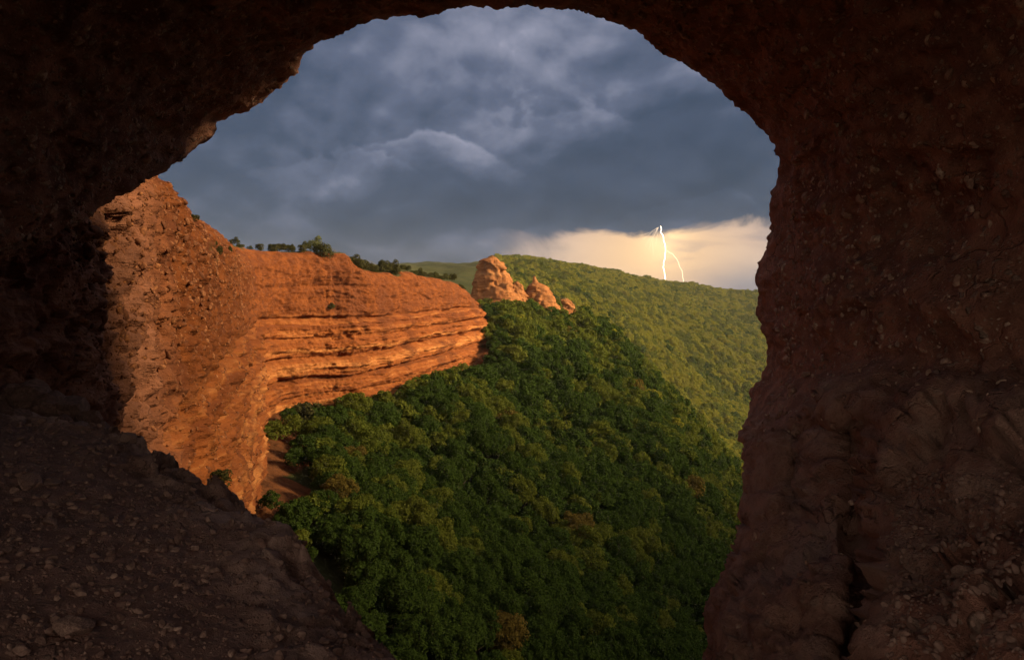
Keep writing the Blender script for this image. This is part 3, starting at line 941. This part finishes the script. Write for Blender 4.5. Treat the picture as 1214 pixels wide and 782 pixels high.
# ------------------------------------------------------------------ trees
def leaves_mesh(name, pts, nrm, size, r, mat, aspect=0.55):
    n = len(pts)
    R = rot_from(nrm + 0.55 * r.normal(size=nrm.shape), r)
    q = np.array([(-1, 0, 0), (0, -aspect, 0.12), (1, 0, -0.1), (0, aspect, 0.12)])
    V = np.einsum("nij,vj->nvi", R, q) * (size * r.uniform(0.6, 1.3, n))[:, None, None] + pts[:, None]
    me = mesh_np(name, V.reshape(-1, 3), np.arange(n * 4).reshape(-1, 4), False)
    me.materials.append(mat)
    return me


def crown_points(r, n, rx=3.7, rz=3.0, zc=4.6, lobes=22, lob=(0.85, 1.5), inner=0.1):
    """leaf places of an uneven crown made of many leafy sprays"""
    c, k = [], []
    while len(c) < lobes:
        v = r.normal(size=3); v /= np.linalg.norm(v)
        if v[2] < -0.45: continue
        f = r.uniform(0.5, 0.86)
        c.append(np.array([v[0] * rx * f, v[1] * rx * f, zc + v[2] * rz * f])); k.append(r.uniform(*lob))
    c.append(np.array([0, 0, zc])); k.append(rx * 0.55)
    c, k = np.array(c), np.array(k)
    w = k ** 2; w /= w.sum()
    i = r.choice(len(c), n, p=w)
    v = r.normal(size=(n, 3)); v /= np.linalg.norm(v, axis=1, keepdims=True)
    v[:, 2] = np.where((v[:, 2] < -0.3) & (r.random(n) < 0.7), -v[:, 2], v[:, 2])
    shell = np.clip(r.normal(0.93, inner, n), 0.3, 1.25)
    bump = 1 + 0.22 * fbm(v * 2.2 + i[:, None] * 5.7, 2, seed=3)
    p = c[i] + v * (k[i] * shell * bump)[:, None]
    # leave out what lies deep inside the crown
    deep = np.min(np.linalg.norm(p[:, None] - c[None], axis=2) / k[None] + (np.arange(len(c))[None] == i[:, None]) * 9, axis=1)
    keep = deep > 0.72
    return p[keep], v[keep] + np.array([0, 0, 0.35])


def tube(path, radii, n=7):
    path = np.array(path, float); V = []
    for j, p in enumerate(path):
        t = path[min(j + 1, len(path) - 1)] - path[max(j - 1, 0)]; t /= np.linalg.norm(t)
        a = np.cross(t, [0.3, 1, 0.1] if abs(t[1]) < 0.9 else [1, 0, 0]); a /= np.linalg.norm(a); b = np.cross(t, a)
        for k in range(n):
            w = 2 * math.pi * k / n
            V.append(p + radii[j] * (a * math.cos(w) + b * math.sin(w)))
    Fq = [(j * n + k, j * n + (k + 1) % n, (j + 1) * n + (k + 1) % n, (j + 1) * n + k) for j in range(len(path) - 1) for k in range(n)]
    return V, Fq


def join_tubes(name, tubes, mat):
    V, Fc = [], []
    for v, f in tubes:
        b = len(V); V += [tuple(x) for x in v]; Fc += [tuple(b + i for i in q) for q in f]
    me = bpy.data.meshes.new(name); me.from_pydata(V, [], Fc)
    me.polygons.foreach_set("use_smooth", np.full(len(me.polygons), True)); me.materials.append(mat); me.update()
    return me


def trunk_mesh(r):
    tb = []
    bend = r.normal(0, 0.18, 2)
    tb.append(tube([(0, 0, -0.8), (bend[0] * 0.3, bend[1] * 0.3, 1.0), (bend[0], bend[1], 2.6), (bend[0] * 1.5, bend[1] * 1.5, 4.6), (bend[0] * 1.6, bend[1] * 2, 6.2)], [0.34, 0.26, 0.2, 0.12, 0.04]))
    for k in range(7):
        a = k * 2.4 + r.uniform(-0.4, 0.4); z0 = 1.9 + 0.42 * k; L = r.uniform(1.7, 2.7) * (1 - 0.06 * k)
        p0 = np.array([bend[0] * z0 / 2.6, bend[1] * z0 / 2.6, z0]); dr = np.array([math.cos(a), math.sin(a), 0.55])
        tb.append(tube([p0, p0 + dr * L * 0.5, p0 + dr * L + np.array([0, 0, 0.4])], [0.11, 0.075, 0.025], 5))
    return join_tubes("trunk", tb, M["bark"])


KINDS = list(LEAF)
rt = np.random.default_rng(31)
CROWNS, FARS, TRUNKS = {}, {}, []
for k in range(5):
    TRUNKS.append(trunk_mesh(rt))
for ki, kind in enumerate(KINDS):
    CROWNS[kind], FARS[kind] = [], []
    for s in range(5):
        r = np.random.default_rng(500 + s)
        shp = dict(rx=r.uniform(2.9, 3.5), rz=r.uniform(2.5, 3.3), zc=r.uniform(4.0, 4.6), lobes=int(r.integers(34, 46)), lob=(0.55, 1.05))
        p, nn = crown_points(r, 9500, **shp)
        CROWNS[kind].append(leaves_mesh("crown", p, nn, 0.17, r, LEAF[kind]))
    for s in range(3):
        r = np.random.default_rng(600 + s)
        p, nn = crown_points(r, 2400, rx=3.4, rz=3.0, zc=4.3, lobes=26, lob=(0.7, 1.15))
        FARS[kind].append(leaves_mesh("far_crown", p, nn, 0.34, r, LEAF[kind]))

# the whole wood: a jittered planting, thinned where rock and cliff stand
def DIA(y): return pw(y, [30, 58, 80, 110, 200, 330, 500, 800], [2.7, 3.8, 4.5, 5.0, 4.8, 5.4, 6.2, 7.0])


def wood():
    pts = []
    y = 32.0
    rr = np.random.default_rng(77)
    while y < 900:
        stp = 0.62 * DIA(y)
        x0, x1 = -0.5 * y - 8, 0.52 * y + 14
        xs = np.arange(x0, x1, stp)
        xs = xs + rr.uniform(-0.42, 0.42, len(xs)) * stp
        ysx = y + rr.uniform(-0.42, 0.42, len(xs)) * stp
        pts.append(np.stack([xs, ysx], -1))
        y += stp * 0.9
    pts = np.concatenate(pts)
    z = ground_z(pts[:, 0], pts[:, 1])
    P = np.concatenate([pts, z[:, None]], 1)
    # keep clear of the cliff and the plateau behind it
    order = np.arange(0, len(KD), 4)
    kx, ky = KP[order, 8, 0], KP[order, 8, 1]
    dd = np.hypot(P[:, None, 0] - kx[None], P[:, None, 1] - ky[None]).min(1)
    gx, gy = np.concatenate([kx, [-400, -400]]), np.concatenate([ky, [ky[-1], ky[0]]])
    hid = np.zeros(len(P), bool)
    for a in range(len(gx)):
        b = (a + 1) % len(gx)
        c = (gy[a] > P[:, 1]) != (gy[b] > P[:, 1])
        with np.errstate(divide="ignore", invalid="ignore"):
            hid ^= c & (P[:, 0] < (gx[b] - gx[a]) * (P[:, 1] - gy[a]) / (gy[b] - gy[a]) + gx[a])
    keep = (dd > 1.0) & ~hid
    keep &= ~((dd < 6) & (P[:, 1] < 97) & (rr.random(len(P)) < 0.75))
    for px, d, rad in ((588, 190, 6.0), (613, 191, 2.5), (638, 195, 4.5), (668, 199, 2.6)):
        keep &= np.hypot(P[:, 0] - (px - CX) / F * d, P[:, 1] - d) > rad
    P = P[keep]
    qx, qy, qz = project(P + np.array([0, 0, 3.0]))
    keep = (qx > 200) & (qx < 1000) & (qy < 860) & (qz > 0) & ((qx > 588) | (P[:, 1] < 205))
    return P[keep]


W = wood()
wx, wy, wz = project(W + np.array([0, 0, 3.0]))
hue = -0.45 * (1 - sstep(60, 95, W[:, 1])) + fbm(np.concatenate([W[:, :2] / 38.0, np.zeros((len(W), 1))], 1), 2, seed=400) + 0.42 * rng.normal(size=len(W))  # nearest trees shifted to darker leaves, shade put into their colour
sun_lift = sstep(120, 330, W[:, 1])  # farther trees turn yellower and lighter, sunlight put into the leaf colour
kidx = np.where(hue < 0.15 - 1.0 * sun_lift, 0, np.where(hue < 1.15 - 1.2 * sun_lift, 1, 2))
kidx = np.where((rng.random(len(W)) < 0.012) & (W[:, 1] < 330), 3, kidx)
foot_ = np.min(np.hypot(W[:, None, 0] - KP[None, ::6, 8, 0], W[:, None, 1] - KP[None, ::6, 8, 1]), 1)
scl = rng.uniform(0.78, 1.2, len(W)) * (0.6 + 0.4 * sstep(2, 8, foot_)) * DIA(W[:, 1]) / 6.5
turn = rng.uniform(0, 2 * math.pi, len(W))

# what one can see from the cave mouth: not behind the pillar or the floor edge
inside = (wx > 285) & (wx < 905) & (wy < 800) & (wx > pw(wy, [560, 590, 620, 690, 727, 784], [285, 285, 325, 380, 425, 480]))
inside &= wx < pw(wy, [350, 400, 450, 512, 600, 680, 740, 800], [905, 905, 895, 875, 880, 868, 846, 846])
near = np.where(inside, np.linalg.norm(W, axis=1) / scl, 1e9)
order = np.argsort(near)
single = order[:300]
is_single = np.zeros(len(W), bool); is_single[single] = True


def zone(i):
    x, y = wx[i], wy[i]
    if y > 700: return "near the bottom of the shaded forest slope" if x > 560 else "just below the broken edge of the gravel floor"
    if x < 470: return "close to the foot of the orange cliff" if y < 560 else "in the hollow between the cliff and the gravel floor"
    if x > 770: return "beside the dark rock pillar of the cave mouth"
    if y < 500: return "on the slope below the far end of the orange cliff"
    if y < 600: return "in the middle of the shaded forest slope"
    return "in the lower part of the shaded forest slope"


proto = {}
for i in single:
    kind = KINDS[kidx[i]]; s = int(rng.integers(0, 5))
    lab = f"{kind} broadleaf tree {zone(i)}"
    key = (kind, s)
    if key not in proto:
        root = bpy.data.objects.new("broadleaf_tree", None); COL.objects.link(root)
        a = link("crown", CROWNS[kind][s], None, root); b = link("trunk", TRUNKS[s], None, root)
        proto[key] = (root, a, b)
    else:
        r0, a0_, b0_ = proto[key]
        root = r0.copy(); COL.objects.link(root)
        for ch in (a0_, b0_):
            c = ch.copy(); COL.objects.link(c); c.parent = root
    root.location = W[i]; root.rotation_euler = (0, 0, turn[i]); root.scale = (scl[i], scl[i], scl[i] * rng.uniform(0.9, 1.12))
    root.empty_display_size = 0.5
    tag(root, lab, "tree", f"{kind} trees {zone(i)}")

# everything further off: one wood, planted by geometry nodes
protos = bpy.data.collections.new("far_tree_shapes")
for kind in KINDS:
    for me in FARS[kind]:
        protos.objects.link(bpy.data.objects.new(f"far_tree_shape_{len(protos.objects):02d}", me))
names = sorted(o.name for o in protos.objects)
rest = np.where(~is_single)[0]
me = bpy.data.meshes.new("forest")
me.vertices.add(len(rest)); me.vertices.foreach_set("co", np.ascontiguousarray(W[rest], np.float32).ravel())
ai = me.attributes.new("shape", "INT", "POINT"); ai.data.foreach_set("value", (kidx[rest] * 3 + rng.integers(0, 3, len(rest))).astype(np.int32))
attr(me, "size", scl[rest]); attr(me, "turn", turn[rest])
forest = link("forest", me)
tag(forest, "broadleaf forest covering the far slopes up to the ridge", "forest", kind="stuff")
ng = bpy.data.node_groups.new("plant_forest", "GeometryNodeTree")
ng.interface.new_socket("Geometry", in_out="INPUT", socket_type="NodeSocketGeometry")
ng.interface.new_socket("Geometry", in_out="OUTPUT", socket_type="NodeSocketGeometry")
gi, go = ng.nodes.new("NodeGroupInput"), ng.nodes.new("NodeGroupOutput")
ci = ng.nodes.new("GeometryNodeCollectionInfo"); ci.inputs["Collection"].default_value = protos; ci.inputs["Separate Children"].default_value = True; ci.inputs["Reset Children"].default_value = True
ip = ng.nodes.new("GeometryNodeInstanceOnPoints"); ip.inputs["Pick Instance"].default_value = True


def named(n, t):
    nd = ng.nodes.new("GeometryNodeInputNamedAttribute"); nd.data_type = t; nd.inputs["Name"].default_value = n
    return nd.outputs["Attribute"]


cr = ng.nodes.new("ShaderNodeCombineXYZ")
mp = ng.nodes.new("GeometryNodeMeshToPoints")
for a, b in ((gi.outputs[0], mp.inputs["Mesh"]), (mp.outputs[0], ip.inputs["Points"]), (ci.outputs[0], ip.inputs["Instance"]), (named("shape", "INT"), ip.inputs["Instance Index"]), (named("turn", "FLOAT"), cr.inputs[2]), (cr.outputs[0], ip.inputs["Rotation"]), (named("size", "FLOAT"), ip.inputs["Scale"]), (ip.outputs[0], go.inputs[0])):
    ng.links.new(a, b)
forest.modifiers.new("plant", "NODES").node_group = ng

# ------------------------------------------------------------------ scrub along the cliff
BUSH = []
for s in range(4):
    r = np.random.default_rng(900 + s)
    p, nn = crown_points(r, 1500, rx=1.0, rz=0.75, zc=0.55, lobes=12, lob=(0.28, 0.5))
    BUSH.append((leaves_mesh("bush", p, nn, 0.12, r, M["scrub"]), leaves_mesh("pale_bush", p, nn, 0.11, r, M["pale_scrub"])))


def cliff_top(px):
    j = int(np.argmin(np.abs(KPX - px) + (KD > 160) * 1e3))
    return KP[j, KROWS - 1].copy(), KN[j], KP[j]


def bush(p, s, label, group=None, pale=False, sz=1.0, name="bush"):
    o = link(name, BUSH[rng.integers(0, 4)][1 if pale else 0], None, None, p)
    o.scale = (s, s, s * sz); o.rotation_euler = (0, 0, rng.uniform(0, 6.28))
    tag(o, label, "bush", group)
    return o


for px in np.concatenate([np.arange(289, 345, 5.0), np.arange(346, 378, 5.0), np.arange(434, 486, 3.2), np.arange(492, 560, 4.2)]):
    p, n, _ = cliff_top(px + rng.uniform(-1.5, 1.5))
    p = p - n * rng.uniform(0.2, 2.2); p[2] += rng.uniform(0.0, 0.5)
    lab = "low dark scrub bush along the cliff rim near the cave" if px < 380 else "dark scrub bush on the dipping middle of the cliff rim" if px < 488 else "dark scrub bush along the far lower end of the cliff rim"
    bush(p, 0.72 * rng.uniform(0.75, 1.35) * (1.25 if 430 < px < 486 else 0.26 if px < 300 else 0.6 if px < 345 else 1), lab, lab.replace("bush", "bushes", 1), sz=rng.uniform(0.8, 1.2))
p, n, _ = cliff_top(391)
bush(p - n * 0.1 + np.array([0, 0, -0.9]), 1.35, "big dark green bush hanging over the cliff rim by the bright bare crest", sz=1.25)
bush(p - n * 1.0 + np.array([-0.6, 0, 0.3]), 1.1, "feathery pale green shrub rising highest on the cliff rim", pale=True, sz=1.35)
for px, row, s, lab in ((236, 0.93, 0.5, "tuft of scrub high in the gully of the nearest cliff"), (243, 0.9, 0.55, "tuft of scrub in the middle of the gully in the nearest cliff"), (254, 0.9, 0.7, "scrub bush low in the gully of the nearest cliff"), (266, 0.92, 0.7, "dark scrub bush under the shoulder of the nearest cliff"), (226, 0.97, 0.4, "small scrub tuft where the cliff meets the cave arch"), (390, 0.78, 0.8, "scrub bush clinging in the cleft below the big rim bush"), (512, 0.42, 0.5, "tiny dark bush on the pale face of the far cliff")):
    _, n, colm = cliff_top(px)
    bush(colm[int((KROWS - 1) * row)] + n * 0.05, s * (0.42 if px < 280 else 0.8), lab)
for px, py, d, s, lab in ((262, 574, 19, 0.3, "small brown bush above the gravel edge at the cliff base"),):
    bush(at(px, py, d), s, lab)
for k in range(60):
    px = rng.uniform(290, 556)
    j = int(np.argmin(np.abs(KPX - px) + (KD > 160) * 1e3))
    b = KP[j, 25] + KN[j] * rng.uniform(1.5, 6)
    b[2] = ground_z(b[:1], b[1:2])[0]
    bush(b, rng.uniform(0.9, 1.9), "dark shrub on the red earth at the foot of the cliff", "dark shrubs at the foot of the cliff", sz=1.1)

# a post and rail fence behind the cliff rim
def box(lo, hi):
    (a, b, c), (d, e, f) = lo, hi
    V = [(a, b, c), (d, b, c), (d, e, c), (a, e, c), (a, b, f), (d, b, f), (d, e, f), (a, e, f)]
    return V, [(0, 3, 2, 1), (4, 5, 6, 7), (0, 1, 5, 4), (1, 2, 6, 5), (2, 3, 7, 6), (3, 0, 4, 7)]


fx = np.arange(399, 487, 5.5)
fpts = []
for px in fx:
    p, n, colm = cliff_top(px)
    q = p - n * 3.2; q[2] = max(p[2], pw(px, [399, 430, 470, 490], [6.2, 6.0, 4.8, 3.9])) - 0.1
    fpts.append(q)
fpts = np.array(fpts)
fence = bpy.data.objects.new("fence", None); COL.objects.link(fence); fence.location = fpts[0]
tag(fence, "thin post and rail fence along the top of the orange cliff", "fence")
pmesh = join_tubes("post", [tube([(0, 0, -1.8), (0, 0, 0.5), (0.01, 0, 1.15)], [0.06, 0.055, 0.05], 6)], M["wood"])
for q in fpts: link("post", pmesh, None, fence, q - fpts[0])
for h in (0.5, 1.0): link("rail", join_tubes("rail", [tube([tuple(q - fpts[0] + np.array([0, 0, h])) for q in fpts], [0.035] * len(fpts), 5)], M["wood"]), None, fence)

# ------------------------------------------------------------------ lightning
m_, g_ = new_mat("lightning_glow")
e_ = g_.n("ShaderNodeEmission"); e_.inputs[0].default_value = (1.0, 0.80, 0.52, 1); e_.inputs[1].default_value = 4.0
o_ = g_.n("ShaderNodeOutputMaterial"); g_.put(o_.inputs["Surface"], e_.outputs[0])
M["bolt"] = m_
m2_, g2_ = new_mat("lightning_filament_glow")
e_ = g2_.n("ShaderNodeEmission"); e_.inputs[0].default_value = (1.0, 0.72, 0.46, 1); e_.inputs[1].default_value = 0.85
o_ = g2_.n("ShaderNodeOutputMaterial"); g2_.put(o_.inputs["Surface"], e_.outputs[0])
M["filament"] = m2_
LD = 1000.0
bolt = bpy.data.objects.new("lightning_bolt", None); COL.objects.link(bolt)
b0 = at(789, 350, LD); bolt.location = b0
tag(bolt, "forked white lightning bolt striking behind the wooded ridge", "lightning")


def zig(pts, n, amp, seed):
    pts = np.array(pts, float); r = np.random.default_rng(seed)
    t = np.linspace(0, len(pts) - 1, n)
    x = np.interp(t, np.arange(len(pts)), pts[:, 0]) + r.normal(0, amp, n); y = np.interp(t, np.arange(len(pts)), pts[:, 1])
    return np.array([at(a, b, LD) for a, b in zip(x, y)]) - b0


path = zig([(783, 268), (784, 275), (787, 284), (789, 296), (787.5, 309), (786.5, 318), (789, 330), (790, 341), (789, 360)], 24, 0.8, 1)
link("main_channel", join_tubes("main_channel", [tube(path, np.linspace(0.24, 0.42, len(path)), 6)], M["bolt"]), None, bolt)
path = zig([(790.5, 297), (797, 301), (803, 308), (806, 316), (809, 322), (810, 333), (812, 340), (818, 352)], 30, 0.45, 2)
link("fork", join_tubes("fork", [tube(path, np.linspace(0.28, 0.32, len(path)), 6)], M["filament"]), None, bolt)
for k, (ex, ey, mx) in enumerate(((762, 284, 770), (765, 291, 773), (769, 296, 774), (774.5, 303, 773.5), (777, 292, 779), (759, 279, 769))):
    path = zig([(780.5, 269.5), (mx, 274 + 0.25 * (ey - 270)), (ex, ey)], 12, 0.35, 10 + k)
    link("filament", join_tubes("filament", [tube(path, np.linspace(0.10, 0.05, len(path)), 5)], M["filament"]), None, bolt)

# ------------------------------------------------------------------ air
V_, F_ = box((-700, -130, -330), (900, 1150, 75))
hm_ = bpy.data.meshes.new("haze"); hm_.from_pydata(V_, [], F_); hm_.update()
m_ = bpy.data.materials.new("pale_air"); m_.use_nodes = True; m_.node_tree.nodes.clear(); g_ = G(m_.node_tree)
pv_ = g_.n("ShaderNodeVolumePrincipled"); pv_.inputs["Density"].default_value = 0.00008; pv_.inputs["Color"].default_value = (0.80, 0.80, 0.80, 1)
o_ = g_.n("ShaderNodeOutputMaterial"); g_.put(o_.inputs["Volume"], pv_.outputs[0])
tag(link("haze", hm_, m_), "thin pale haze over the valley fading the far slope", "haze", kind="stuff")

# ------------------------------------------------------------------ sky and light
SUN_AZ, SUN_EL = math.radians(98), math.radians(22)     # clockwise from straight ahead: behind, to the right
SUN_DIR = Vector((math.sin(SUN_AZ) * math.cos(SUN_EL), math.cos(SUN_AZ) * math.cos(SUN_EL), math.sin(SUN_EL)))
sd_ = bpy.data.lights.new("sun", "SUN"); sd_.energy = 5.0; sd_.color = (1.0, 0.78, 0.46); sd_.angle = math.radians(14.0)
sun = bpy.data.objects.new("sun", sd_); COL.objects.link(sun)
sun.rotation_euler = (-SUN_DIR).to_track_quat("-Z", "Y").to_euler()

world = bpy.data.worlds.new("World"); scene.world = world; world.use_nodes = True
world.node_tree.nodes.clear()
g = G(world.node_tree)
sky = g.n("ShaderNodeTexSky", sky_type="NISHITA"); sky.sun_disc = False; sky.sun_elevation = SUN_EL; sky.sun_rotation = SUN_AZ
dv = g.n("ShaderNodeTexCoord").outputs["Generated"]
sx = g.n("ShaderNodeSeparateXYZ"); g.put(sx.inputs[0], dv)
az = g.m("ARCTAN2", sx.outputs[0], sx.outputs[1])
el = g.m("ARCSINE", sx.outputs[2])


def AZ(px): return math.atan((px - CX) / F)
def EL(py): return math.atan((HY - py) / F)


def vec(du=0.0, dv_=0.0, ky=1.9):
    c = g.n("ShaderNodeCombineXYZ")
    g.put(c.inputs[0], g.m("ADD", az, du)); g.put(c.inputs[1], g.m("MULTIPLY", g.m("ADD", el, dv_), ky))
    return c.outputs[0]


def blob(px, py, sx_, sy_):
    a = g.m("POWER", g.m("ABSOLUTE", g.m("DIVIDE", g.m("SUBTRACT", az, AZ(px)), sx_ / F)), 2.0)
    b = g.m("POWER", g.m("ABSOLUTE", g.m("DIVIDE", g.m("SUBTRACT", el, EL(py)), sy_ / F)), 2.0)
    return g.m("EXPONENT", g.m("MULTIPLY", g.m("ADD", a, b), -1.0))


n1 = g.noise(vec(3.1, 1.7, 1.5), 5.5, 8, 0.47, 0.15)
n1b = g.noise(vec(3.1 - 0.012, 1.7 + 0.022, 1.5), 5.5, 8, 0.47, 0.15)
n2 = g.noise(vec(7.7, 0.3, 2.2), 2.3, 4, 0.45, 0.1)
relief = g.m("SUBTRACT", n1, n1b)                        # brighter tops, darker bases of the billows
bil = g.m("ABSOLUTE", g.m("SUBTRACT", g.noise(vec(9.1, 2.3, 1.45), 6.0, 6, 0.5, 0.2), 0.5))
bilb = g.m("ABSOLUTE", g.m("SUBTRACT", g.noise(vec(9.1 - 0.008, 2.3 + 0.018, 1.45), 6.0, 6, 0.5, 0.2), 0.5))
relief = g.m("ADD", relief, g.m("MULTIPLY", g.m("SUBTRACT", bilb, bil), -0.9))
tone = g.m("ADD", g.m("MULTIPLY", g.m("SUBTRACT", n1, 0.5), 0.34), g.m("MULTIPLY", g.m("SUBTRACT", n2, 0.5), 0.7))
tone = g.m("ADD", tone, g.m("MULTIPLY", relief, 1.0))
for px, py, sx_, sy_, am in ((600, 20, 190, 80, 0.20), (740, 90, 130, 60, 0.08), (640, 225, 120, 55, -0.16), (840, 190, 110, 60, -0.14), (300, 120, 110, 70, -0.12), (250, 230, 90, 70, -0.05), (860, 100, 40, 22, 0.2)):
    tone = g.m("ADD", tone, g.m("MULTIPLY", blob(px, py, sx_, sy_), am))
# banks of cumulus: a crisp billowing top that catches the light, fading down into its own shade
pn1 = g.noise(vec(2.2, 6.1, 1.3), 9.0, 7, 0.52, 0.15)
pn2 = g.noise(vec(8.4, 3.3, 1.3), 6.5, 7, 0.52, 0.15)
for k, (px, top, w_, amp_, fall, bright, dark_, soft) in enumerate(((300, 95, 190, 60, 40, 0.10, -0.05, 0.020), (700, 120, 190, 90, 45, 0.18, -0.14, 0.016), (510, 158, 85, 58, 24, 0.42, -0.16, 0.010), (415, 190, 100, 62, 24, 0.22, -0.12, 0.011), (480, 238, 170, 50, 40, 0.22, 0.0, 0.020), (850, 170, 90, 60, 30, 0.10, -0.10, 0.016), (800, 242, 150, 55, 18, 0.24, -0.05, 0.008), (590, 262, 130, 45, 22, 0.13, -0.04, 0.014))):
    nz = pn1 if k % 2 else pn2
    u_ = g.m("DIVIDE", g.m("SUBTRACT", az, AZ(px)), w_ / F)
    edge_ = g.m("SUBTRACT", g.m("ADD", EL(top), g.m("MULTIPLY", g.m("SUBTRACT", nz, 0.5), amp_ * 2.0 / F)), g.m("MULTIPLY", g.m("MULTIPLY", u_, u_), 26 / F))
    t_ = g.m("SUBTRACT", edge_, el)
    m_k = g.m("MULTIPLY", g.ss(t_, 0.0, soft), g.m("EXPONENT", g.m("MULTIPLY", g.m("MULTIPLY", u_, u_), -1.0)))
    lit_ = g.m("EXPONENT", g.m("MULTIPLY", g.m("MAXIMUM", t_, 0.0), -F / fall))
    under = g.m("MULTIPLY", g.ss(t_, fall * 0.8 / F, fall * 2.0 / F), g.ss(t_, fall * 5.0 / F, fall * 2.5 / F))
    tone = g.m("ADD", tone, g.m("MULTIPLY", m_k, g.m("ADD", g.m("MULTIPLY", lit_, bright), g.m("MULTIPLY", under, dark_))))
tone = g.m("ADD", tone, 0.39)
ramp = g.n("ShaderNodeValToRGB"); g.put(ramp.inputs[0], tone)
cr_ = ramp.color_ramp
stops = [(0.0, (0.010, 0.018, 0.034)), (0.3, (0.017, 0.026, 0.046)), (0.55, (0.038, 0.047, 0.074)), (0.8, (0.088, 0.094, 0.127)), (1.0, (0.165, 0.165, 0.20))]
cr_.elements[0].position, cr_.elements[0].color = stops[0][0], (*stops[0][1], 1)
cr_.elements[1].position, cr_.elements[1].color = stops[-1][0], (*stops[-1][1], 1)
for p_, c_ in stops[1:-1]:
    e = cr_.elements.new(p_); e.color = (*c_, 1)
clouds = ramp.outputs[0]
# the clear gap under the storm's edge
n3 = g.noise(vec(1.3, 4.1, 1.6), 7.0, 8, 0.55, 0.6)
n4 = g.noise(vec(5.3, 2.1, 4.0), 6.0, 6, 0.5, 0.3)
edge_el = g.m("ADD", g.m("ADD", EL(272), g.m("MULTIPLY", g.m("SUBTRACT", n3, 0.5), 0.085)), g.m("MULTIPLY", g.m("SUBTRACT", az, AZ(760)), 0.035))
gap = g.m("MULTIPLY", g.ss(g.m("SUBTRACT", edge_el, el), -0.004, 0.012), g.ss(g.m("ADD", az, g.m("MULTIPLY", g.m("SUBTRACT", n3, 0.5), 0.25)), AZ(590), AZ(690)))
gap = g.m("MULTIPLY", gap, g.ss(az, 1.2, 0.7))
gcol = g.mix(g.ss(n4, 0.3, 0.7), (0.14, 0.107, 0.105), (0.22, 0.165, 0.138))
gcol = g.mix(blob(775, 300, 95, 60), gcol, (0.35, 0.222, 0.118))
gcol = g.mix(g.m("MULTIPLY", blob(786, 282, 26, 34), 0.75), gcol, (0.56, 0.37, 0.19))
gcol = g.mix(g.m("MULTIPLY", blob(900, 345, 70, 26), 0.85), gcol, (0.072, 0.08, 0.102))
gcol = g.mix(g.m("MULTIPLY", g.ss(n4, 0.52, 0.36), 0.5), gcol, (0.112, 0.095, 0.1))
clouds = g.mix(gap, clouds, gcol)
# unseen sky brightened behind the viewer and overhead, as fill light
fill_sky = g.m("MAXIMUM", g.m("MULTIPLY", g.ss(sx.outputs[1], 0.0, -0.6), g.ss(sx.outputs[2], 0.75, 0.45)), g.m("MULTIPLY", g.ss(sx.outputs[2], 0.62, 0.95), 0.2))
clouds = g.mix(fill_sky, clouds, (0.74, 0.62, 0.52))
bg1 = g.n("ShaderNodeBackground"); g.put(bg1.inputs[0], clouds); bg1.inputs[1].default_value = 1.0
bg2 = g.n("ShaderNodeBackground"); g.put(bg2.inputs[0], sky.outputs[0]); bg2.inputs[1].default_value = 0.05
mxs = g.n("ShaderNodeMixShader"); g.put(mxs.inputs[0], g.m("SUBTRACT", 0.96, g.m("MULTIPLY", fill_sky, 0.4)))
g.put(mxs.inputs[1], bg2.outputs[0]); g.put(mxs.inputs[2], bg1.outputs[0])
wo = g.n("ShaderNodeOutputWorld"); g.put(wo.inputs[0], mxs.outputs[0])

# ------------------------------------------------------------------ render settings
scene.render.engine = "CYCLES"
cy = scene.cycles
cy.use_denoising = True
cy.max_bounces = 5; cy.diffuse_bounces = 4; cy.glossy_bounces = 2; cy.transmission_bounces = 3; cy.transparent_max_bounces = 4
cy.sample_clamp_indirect = 6
cy.caustics_reflective = False; cy.caustics_refractive = False
scene.view_settings.view_transform = "Standard"
scene.view_settings.look = "None"
scene.view_settings.gamma = 1
scene.view_settings.exposure = 1.55
